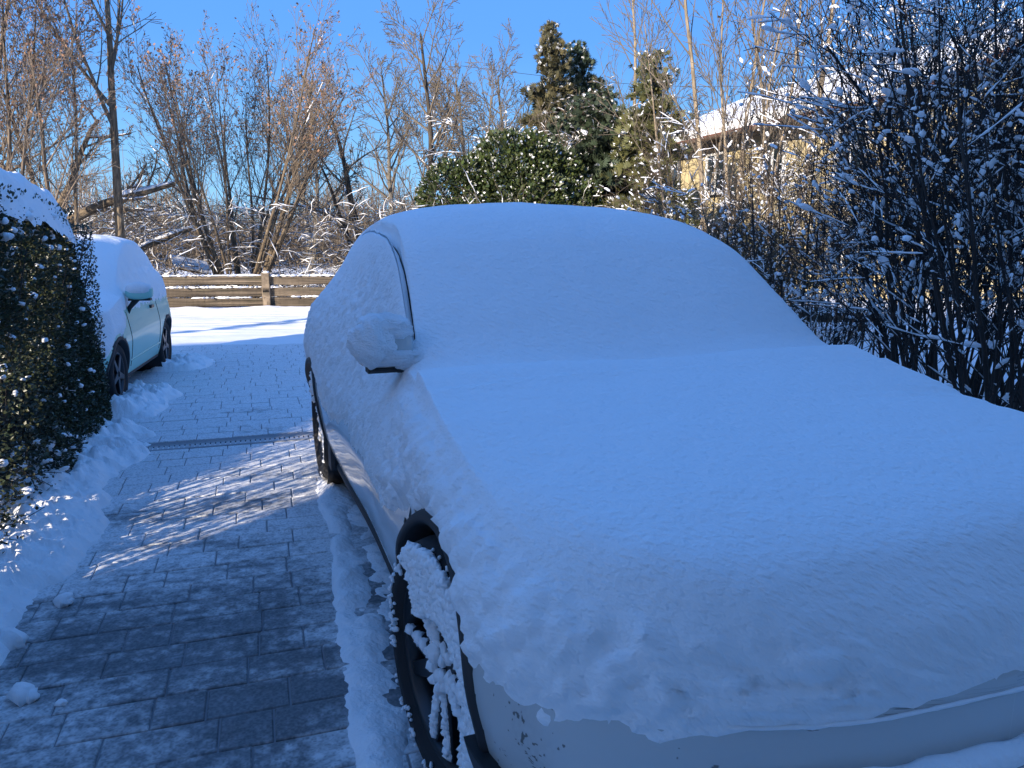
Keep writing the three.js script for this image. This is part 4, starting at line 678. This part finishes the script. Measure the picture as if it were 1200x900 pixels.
// ---- shrubs right of the car
function shrub(label, pos, o) {
  const rng = RNG(o.seed), t = thing('bare_shrub', label, 'shrub', null, pos);
  const g = grow({ rMin: .0022, trunkLevels: 1, snow: o.snow ?? .1, snowLevels: 3, fine: .045, snowR: o.snowR ?? .009, stems: o.stems(rng), levels: o.levels }, rng);
  mesh('stem', g.T.geo(), o.bark || M.barkThicket, t); mesh('branches', g.B.geo(), o.bark || M.barkThicket, t); mesh('snow_cover', g.N.geo(), M.snowPlain, t, 'stuff');
  const c = new Acc(); for (const p of g.tips) if (rng() < o.clump) c.lump(p, rng.r(.008, .02), rng.r(.008, .018), rng.r(.008, .02), rng);
  for (let k = 0; k < o.big; k++) {   // pillows of snow lying along twigs and in forks
    const [pts, rad, lv] = g.lines[Math.floor(rng() * g.lines.length)]; if (lv === 0 && rng() < .6) continue;
    const q = Math.floor(rng() * (pts.length - 1)), f = rng(), P = pts[q].clone().lerp(pts[q + 1], f), d = V().subVectors(pts[q + 1], pts[q]).normalize(), flat = Math.sqrt(1 - d.y * d.y), R = (.005 + .015 * Math.pow(rng(), 2)) * (.6 + .4 * flat), L = R * 2 + flat * rng.r(.01, .09), n = 6, sp = [], sr = [];
    for (let e = 0; e <= n; e++) { const t = e / n * 2 - 1; sp.push(P.clone().addScaledVector(d, t * L * .5).add(V(rng.s(.003), rad[q] + R * .55 * Math.sqrt(1 - t * t * .9), rng.s(.003)))); sr.push(Math.max(.002, R * Math.pow(1 - t * t, .5) * rng.r(.75, 1.2))); }
    if (flat > .35) c.tube(sp, sr, 7, false); else c.lump(P.clone().add(V(0, R * .3, 0)), R * 1.1, R * 1.2, R * 1.1, rng);
  }
  if (c.count) mesh('snow_clump', c.geo(true), M.snow, t, 'stuff');
  return t;
}
const thickLv = [{ gnarl: .10, up: .0, seg: 9, sides: 6, taper: .7 }, { n: 9, len: .42, ang: .6, gnarl: .16, up: .25, seg: 5, sides: 4, t0: .12, thin: .5 }, { n: 6, len: .5, ang: .7, gnarl: .18, up: .1, seg: 3, sides: 3, thin: .6 }, { n: 2, len: .5, ang: .7, gnarl: .2, up: 0, seg: 2, sides: 3 }];
const SH = [
  [4.0, -2.8, 501, 26, 2.9, .22, 'dense dark leafless shrub at the right edge beside the bonnet'],
  [4.75, -4.0, 502, 28, 3.3, .22, 'tall dark leafless shrub full of snow lumps behind the bonnet'],
  [5.5, -5.0, 503, 24, 3.3, .2, 'dark leafless shrub with arching boughs at the left of the thicket'],
  [5.9, -3.5, 504, 24, 3.7, .24, 'dark leafless shrub deep in the thicket on the far right'],
  [6.9, -4.8, 505, 20, 3.5, .22, 'leafless shrub at the back of the dark thicket'],
];
SH.forEach(([x, z, seed, n, len, sp, label]) => shrub(label, V(x, 0, z), { seed, stems: r => stemFan(r, n, sp, len, .016, .55), levels: thickLv, clump: .08, big: 1150, snow: .05, snowR: .007 }));
// long arching boughs leaning out of the thicket
shrub('long arching snowy boughs bending out to the left of the thicket', V(6.1, 0, -4.9), { seed: 511, stems: r => [V(-.40, .95, -.1), V(-.50, .9, .1), V(-.3, .95, -.2), V(-.45, .62, .05), V(-.15, .9, .3)].map((d, k) => ({ p: V(r.s(.3), .1, r.s(.2)), d: d.normalize(), len: 2.9 + .25 * k, r: .022 })), levels: [{ gnarl: .07, up: -.35, seg: 12, sides: 6, taper: .7 }, { n: 14, len: .28, ang: .6, gnarl: .15, up: .15, seg: 5, sides: 4, t0: .2 }, { n: 5, len: .5, ang: .7, gnarl: .18, up: 0, seg: 3, sides: 3 }], clump: .08, big: 350, snow: .2, snowR: .009 });
shrub('low spreading dark twig shrub filling the gap at the windscreen corner', V(4.75, 0, -5.7), { seed: 518, stems: r => stemFan(r, 13, .3, 1.55, .009, .8), levels: thickLv, clump: .08, big: 200, snow: .05, snowR: .007 });
// slender upright rods
shrub('sparse shrub of straight upright rods beyond the windscreen corner', V(5.35, 0, -6.1), { seed: 521, stems: r => stemFan(r, 22, .10, 2.8, .011, .9), levels: [{ gnarl: .03, up: .02, seg: 8, sides: 5, taper: .7 }, { n: 5, len: .3, ang: .45, gnarl: .12, up: .3, seg: 4, sides: 3, t0: .3 }, { n: 4, len: .5, ang: .6, gnarl: .15, up: 0, seg: 2, sides: 3 }], clump: .05, big: 160, snow: -.2 });
[[5.4, -8.6, 531, 'low snowy twig shrub nearest the car roof on the right', .35, 2.3], [6.4, -9.3, 532, 'twig shrub with brownish inner growth behind the snowy car roof', .4, 2.5], [6.0, -7.5, 533, 'low shrub with leaning snowy stems beside the windscreen', .4, 2.1], [7.6, -9.0, 534, 'snow flecked shrub before the lit house wall', .4, 2.9]].forEach(([x, z, seed, label, sp, len]) =>
  shrub(label, V(x, 0, z), { seed, stems: r => stemFan(r, 15, sp, len * 1.1, .013, .8), bark: seed % 2 ? M.barkTan : M.barkDark, levels: [{ gnarl: .12, up: -.05, seg: 8, sides: 5, taper: .7 }, { n: 9, len: .4, ang: .7, gnarl: .18, up: .05, seg: 4, sides: 4, t0: .15 }, { n: 6, len: .5, ang: .7, gnarl: .2, up: 0, seg: 3, sides: 3 }, { n: 2, len: .5, ang: .7, gnarl: .2, up: 0, seg: 2, sides: 3 }], clump: .03, big: 240, snow: -.17, snowR: .008 }));
roundBush('low yellow green evergreen bush among the bare shrubs right of the car roof', V(7.1, 0, -10.6), [[0, .7, 0, .8], [.7, .9, -.2, .8], [-.5, .5, .2, .6]], { seed: 541, dens: 4200, size: .07, snow: .2, mat: leafMat(.10, .10, .03, .6) });
// ---- clipped hedge on the left
{ const rng = RNG(601), t = thing('clipped_hedge', 'dark clipped evergreen hedge topped with snow at the left edge', 'hedge', null, V(0, 0, 0));
  const z0 = -2.2, z1 = -6.85, topY = (z) => 1.82 - .10 * sstep(-5.2, -6.9, z) + .04 * fbm(z * .8, 1, 0, 2), faceX = (y, z) => -1.20 - .16 * Math.pow(y / 1.75, 2) + .05 * fbm(y * 1.6, 2, z * 1.6, 3), backX = (y, z) => -1.95 + .05 * fbm(y * 1.6, 9, z * 1.6, 3);
  const L = [], N = [], W = new Acc();
  const leafAt = (p, d) => { const nd = V(d.x + rng.s(.9), d.y + rng.s(.9) + .15, d.z + rng.s(.9)).normalize(), sh = rng.r(.5, 1.5), w = rng(); L.push({ m: facing(p, nd, rng.r(.018, .030), rng, rng.r(0, 6.28), 1.25), c: col(sh * lerp(.9, 1.2, w * w), sh, sh * lerp(.95, .7, w)) }); };
  const cover = (y, out, z = -9) => out > 0 && z < -5.15 ? lerp(.75, 1, sstep(.1, .5, y)) : out < 0 ? lerp(.02, 1, sstep(1.0, 1.4, y)) : y > 1.1 ? 1 : y > .3 ? lerp(.20, 1, sstep(.62, 1.15, y)) : lerp(.08, .20, y / .3);
  const side = (n, fx, out) => { for (let k = 0; k < n; k++) { const z = rng.r(z1, z0), y = rng.r(.08, topY(z) + .02); if (rng() > cover(y, out, z + .25 * fbm(y * 3, 1, z * 3, 2))) continue; const dep = Math.pow(rng(), 1.5) * .2, rnd = y > 1.6 ? (y - 1.6) * (y - 1.6) * 3.2 : 0, endr = Math.max(0, (z1 + .3) - z); const p = V(fx(y, z) - out * (dep + rnd + endr * endr * 1.6), y, z); leafAt(p, V(out, .15, 0)); if (out > 0 && y > .15 && rng() < .006 + .02 * sstep(1.45, 1.8, y)) N.push({ m: lumpAt(p.clone().add(V(.012, .01, 0)), rng.r(.008, .026) * (y > 1.35 ? 1.5 : 1), rng, .7) }); } };
  side(105000, faceX, 1); side(22000, backX, -1);
  for (let k = 0; k < 16000; k++) { const x = rng.r(-1.95, -1.22), y = rng.r(.08, 1.62), dep = Math.pow(rng(), 1.5) * .2; leafAt(V(x, y, z1 + dep + .03 * fbm(x * 3, y * 3, 1, 2)), V(0, .15, -1)); if (y > 1 && rng() < .5) leafAt(V(x, y, z0 - dep), V(0, .15, 1)); }
  for (let k = 0; k < 9000; k++) { const x = rng.r(-1.95, -1.34), z = rng.r(z1, z0); leafAt(V(x, topY(z) - .07 + rng.s(.05), z), V(0, 1, 0)); }
  for (let k = 0; k < 260; k++) { const z = rng.r(z1 + .1, z0), x = rng.r(-1.8, -1.4), e = V(rng.r(-1.95, -1.22), rng.r(.5, 1.6), z + rng.s(.3)); W.tube([V(x, 0, z), V(lerp(x, e.x, .4), e.y * .5, z + rng.s(.08)), e], [rng.r(.008, .016), .008, .003], 4, false); }
  // loose twigs at the foot
  for (let k = 0; k < 260; k++) { const z = rng.r(-5.6, -2.3), p = V(rng.r(-1.6, -1.25), rng.r(.05, .35), z), d = V(rng.r(.1, 1), rng.s(.35), rng.s(.7)).normalize(), l = rng.r(.08, .24), q = p.clone().addScaledVector(d, l); q.y = Math.max(.07, q.y); W.tube([p, p.clone().lerp(q, .5).add(V(0, rng.s(.02), 0)), q], [.004, .003, .002], 3, false); for (let j = 0; j < 5; j++) { const s = p.clone().lerp(q, rng.r(.3, 1)); leafAt(s, V(rng.s(), .6, rng.s())); } if (rng() < .35) N.push({ m: lumpAt(p.clone().lerp(q, .7).add(V(0, .012, 0)), rng.r(.012, .03), rng, .7) }); }
  mesh('branches', W.geo(), M.barkDark, t);
  instanced('foliage', leafG, leafMat(.038, .048, .024, .40), L, t);
  // snow lying on top, hanging over the edge in lobes
  const acc = new Acc(), nz = 190, nx = 60;
  for (let i = 0; i <= nz; i++) for (let j = 0; j <= nx; j++) { const z = lerp(z1 - .02, z0, i / nz), v = j / nx, lobe = .10 * fbm(z * 3.4, 4, 1, 2) + .06 * fbm(z * 9, 2, 3, 2); const edge = faceX(1.8, z) + .055 + lobe * .5; const x = lerp(-2.0, edge, v), e = Math.min(1, (1 - v) * 3.6), e2 = Math.min(1, i / nz * 16); const y = topY(z) + .03 - .34 * Math.pow(1 - e, 2.2) * (1 + lobe * 2.5) - .10 * Math.pow(1 - e2, 2) + .075 + .035 * fbm(x * 3.5, 1, z * 3.5, 4) + .03 * fbm(x * 14, 2, z * 14, 3); acc.p.push(x, y, z); acc.n.push(0, 1, 0); acc.u.push(x, z); }
  for (let i = 0; i < nz; i++) for (let j = 0; j < nx; j++) { const a = i * (nx + 1) + j; acc.i.push(a, a + nx + 1, a + 1, a + 1, a + nx + 1, a + nx + 2); }
  mesh('snow_cover', acc.geo(true), M.snow, t);
  const cl = new Acc(); for (let k = 0; k < 70; k++) { const z = rng.r(z1, z0), y = rng.r(1.5, 1.72), x = faceX(y, z) - Math.pow(Math.max(0, y - 1.5), 2) * 3; cl.lump(V(x + .005, y, z), rng.r(.012, .03), rng.r(.012, .03), rng.r(.015, .045), rng); }
  mesh('snow_clump', cl.geo(true), M.snow, t, 'stuff'); instanced('snow_fleck', lumpG, M.snowPlain, N, t);
}
// ---- odds and ends
{ const t = thing('leaning_board', 'snow covered board leaning in the brushwood above the left fence bay', 'board', null, V(-1.68, .82, -21.25)); t.rotation.set(.55, .25, -.42);
  mesh('board', bevelBox(.9, .05, .55, .012), M.eaveWood, t); const g = bevelBox(.92, .06, .56, .022); g.translate(0, .057, 0); mesh('snow_cover', g, M.snow, t);
  const l = new Acc(); l.tube([V(-.3, -.02, 0), V(-.25, -.9, .1)], [.04, .04], 8); mesh('prop', l.geo(), M.barkTan, t); }
{ const t = thing('fallen_tree', 'snow covered fallen trunk slanting behind the mint car', 'fallen tree', null, V(-2.6, 0, -20.4)), P = [V(-1.4, .5, .2), V(-.6, .95, 0), V(.1, 1.35, 0), V(.7, 1.6, -.2), V(1.1, 1.75, -.3)], a = new Acc(), s = new Acc();
  a.tube(P, [.085, .08, .07, .06, .04], 9); s.tube(P.map(p => p.clone().add(V(0, .06, 0))), [.055, .065, .055, .045, .03], 7); mesh('trunk', a.geo(), M.barkTan, t); mesh('snow_cover', s.geo(), M.snowPlain, t); }
{ const a = new Acc(), pts = []; for (let k = 0; k <= 12; k++) { const u = k / 12; pts.push(V(10 + 24 * u, 9.9 - 1.0 * Math.sin(Math.PI * u), -39 + 8 * u)); } a.tube(pts, pts.map(() => .011), 6); tag(mesh('overhead_wire', a.geo(), M.black), 'thin overhead wire crossing the sky behind the conifers', 'wire'); }
{ const t = thing('fallen_log', 'dark log lying on the snow beyond the upright rods', 'log', null, V(8.2, .28, -10.0)), a = new Acc(), s = new Acc(), P = [V(-1.3, 0, -.3), V(0, .03, 0), V(1.3, .0, .25)]; a.tube(P, [.09, .10, .08], 9); s.tube(P.map(p => p.clone().add(V(0, .06, 0))), [.06, .07, .055], 7); mesh('trunk', a.geo(), M.barkDark, t); mesh('snow_cover', s.geo(), M.snowPlain, t);
  const f = new Acc(); f.tube([V(-.8, 0, -.2), V(-.85, -.32, -.2)], [.05, .05], 7); f.tube([V(.8, 0, .15), V(.85, -.32, .15)], [.05, .05], 7); mesh('stump', f.geo(), M.barkDark, t); }

renderer.render(scene, camera);
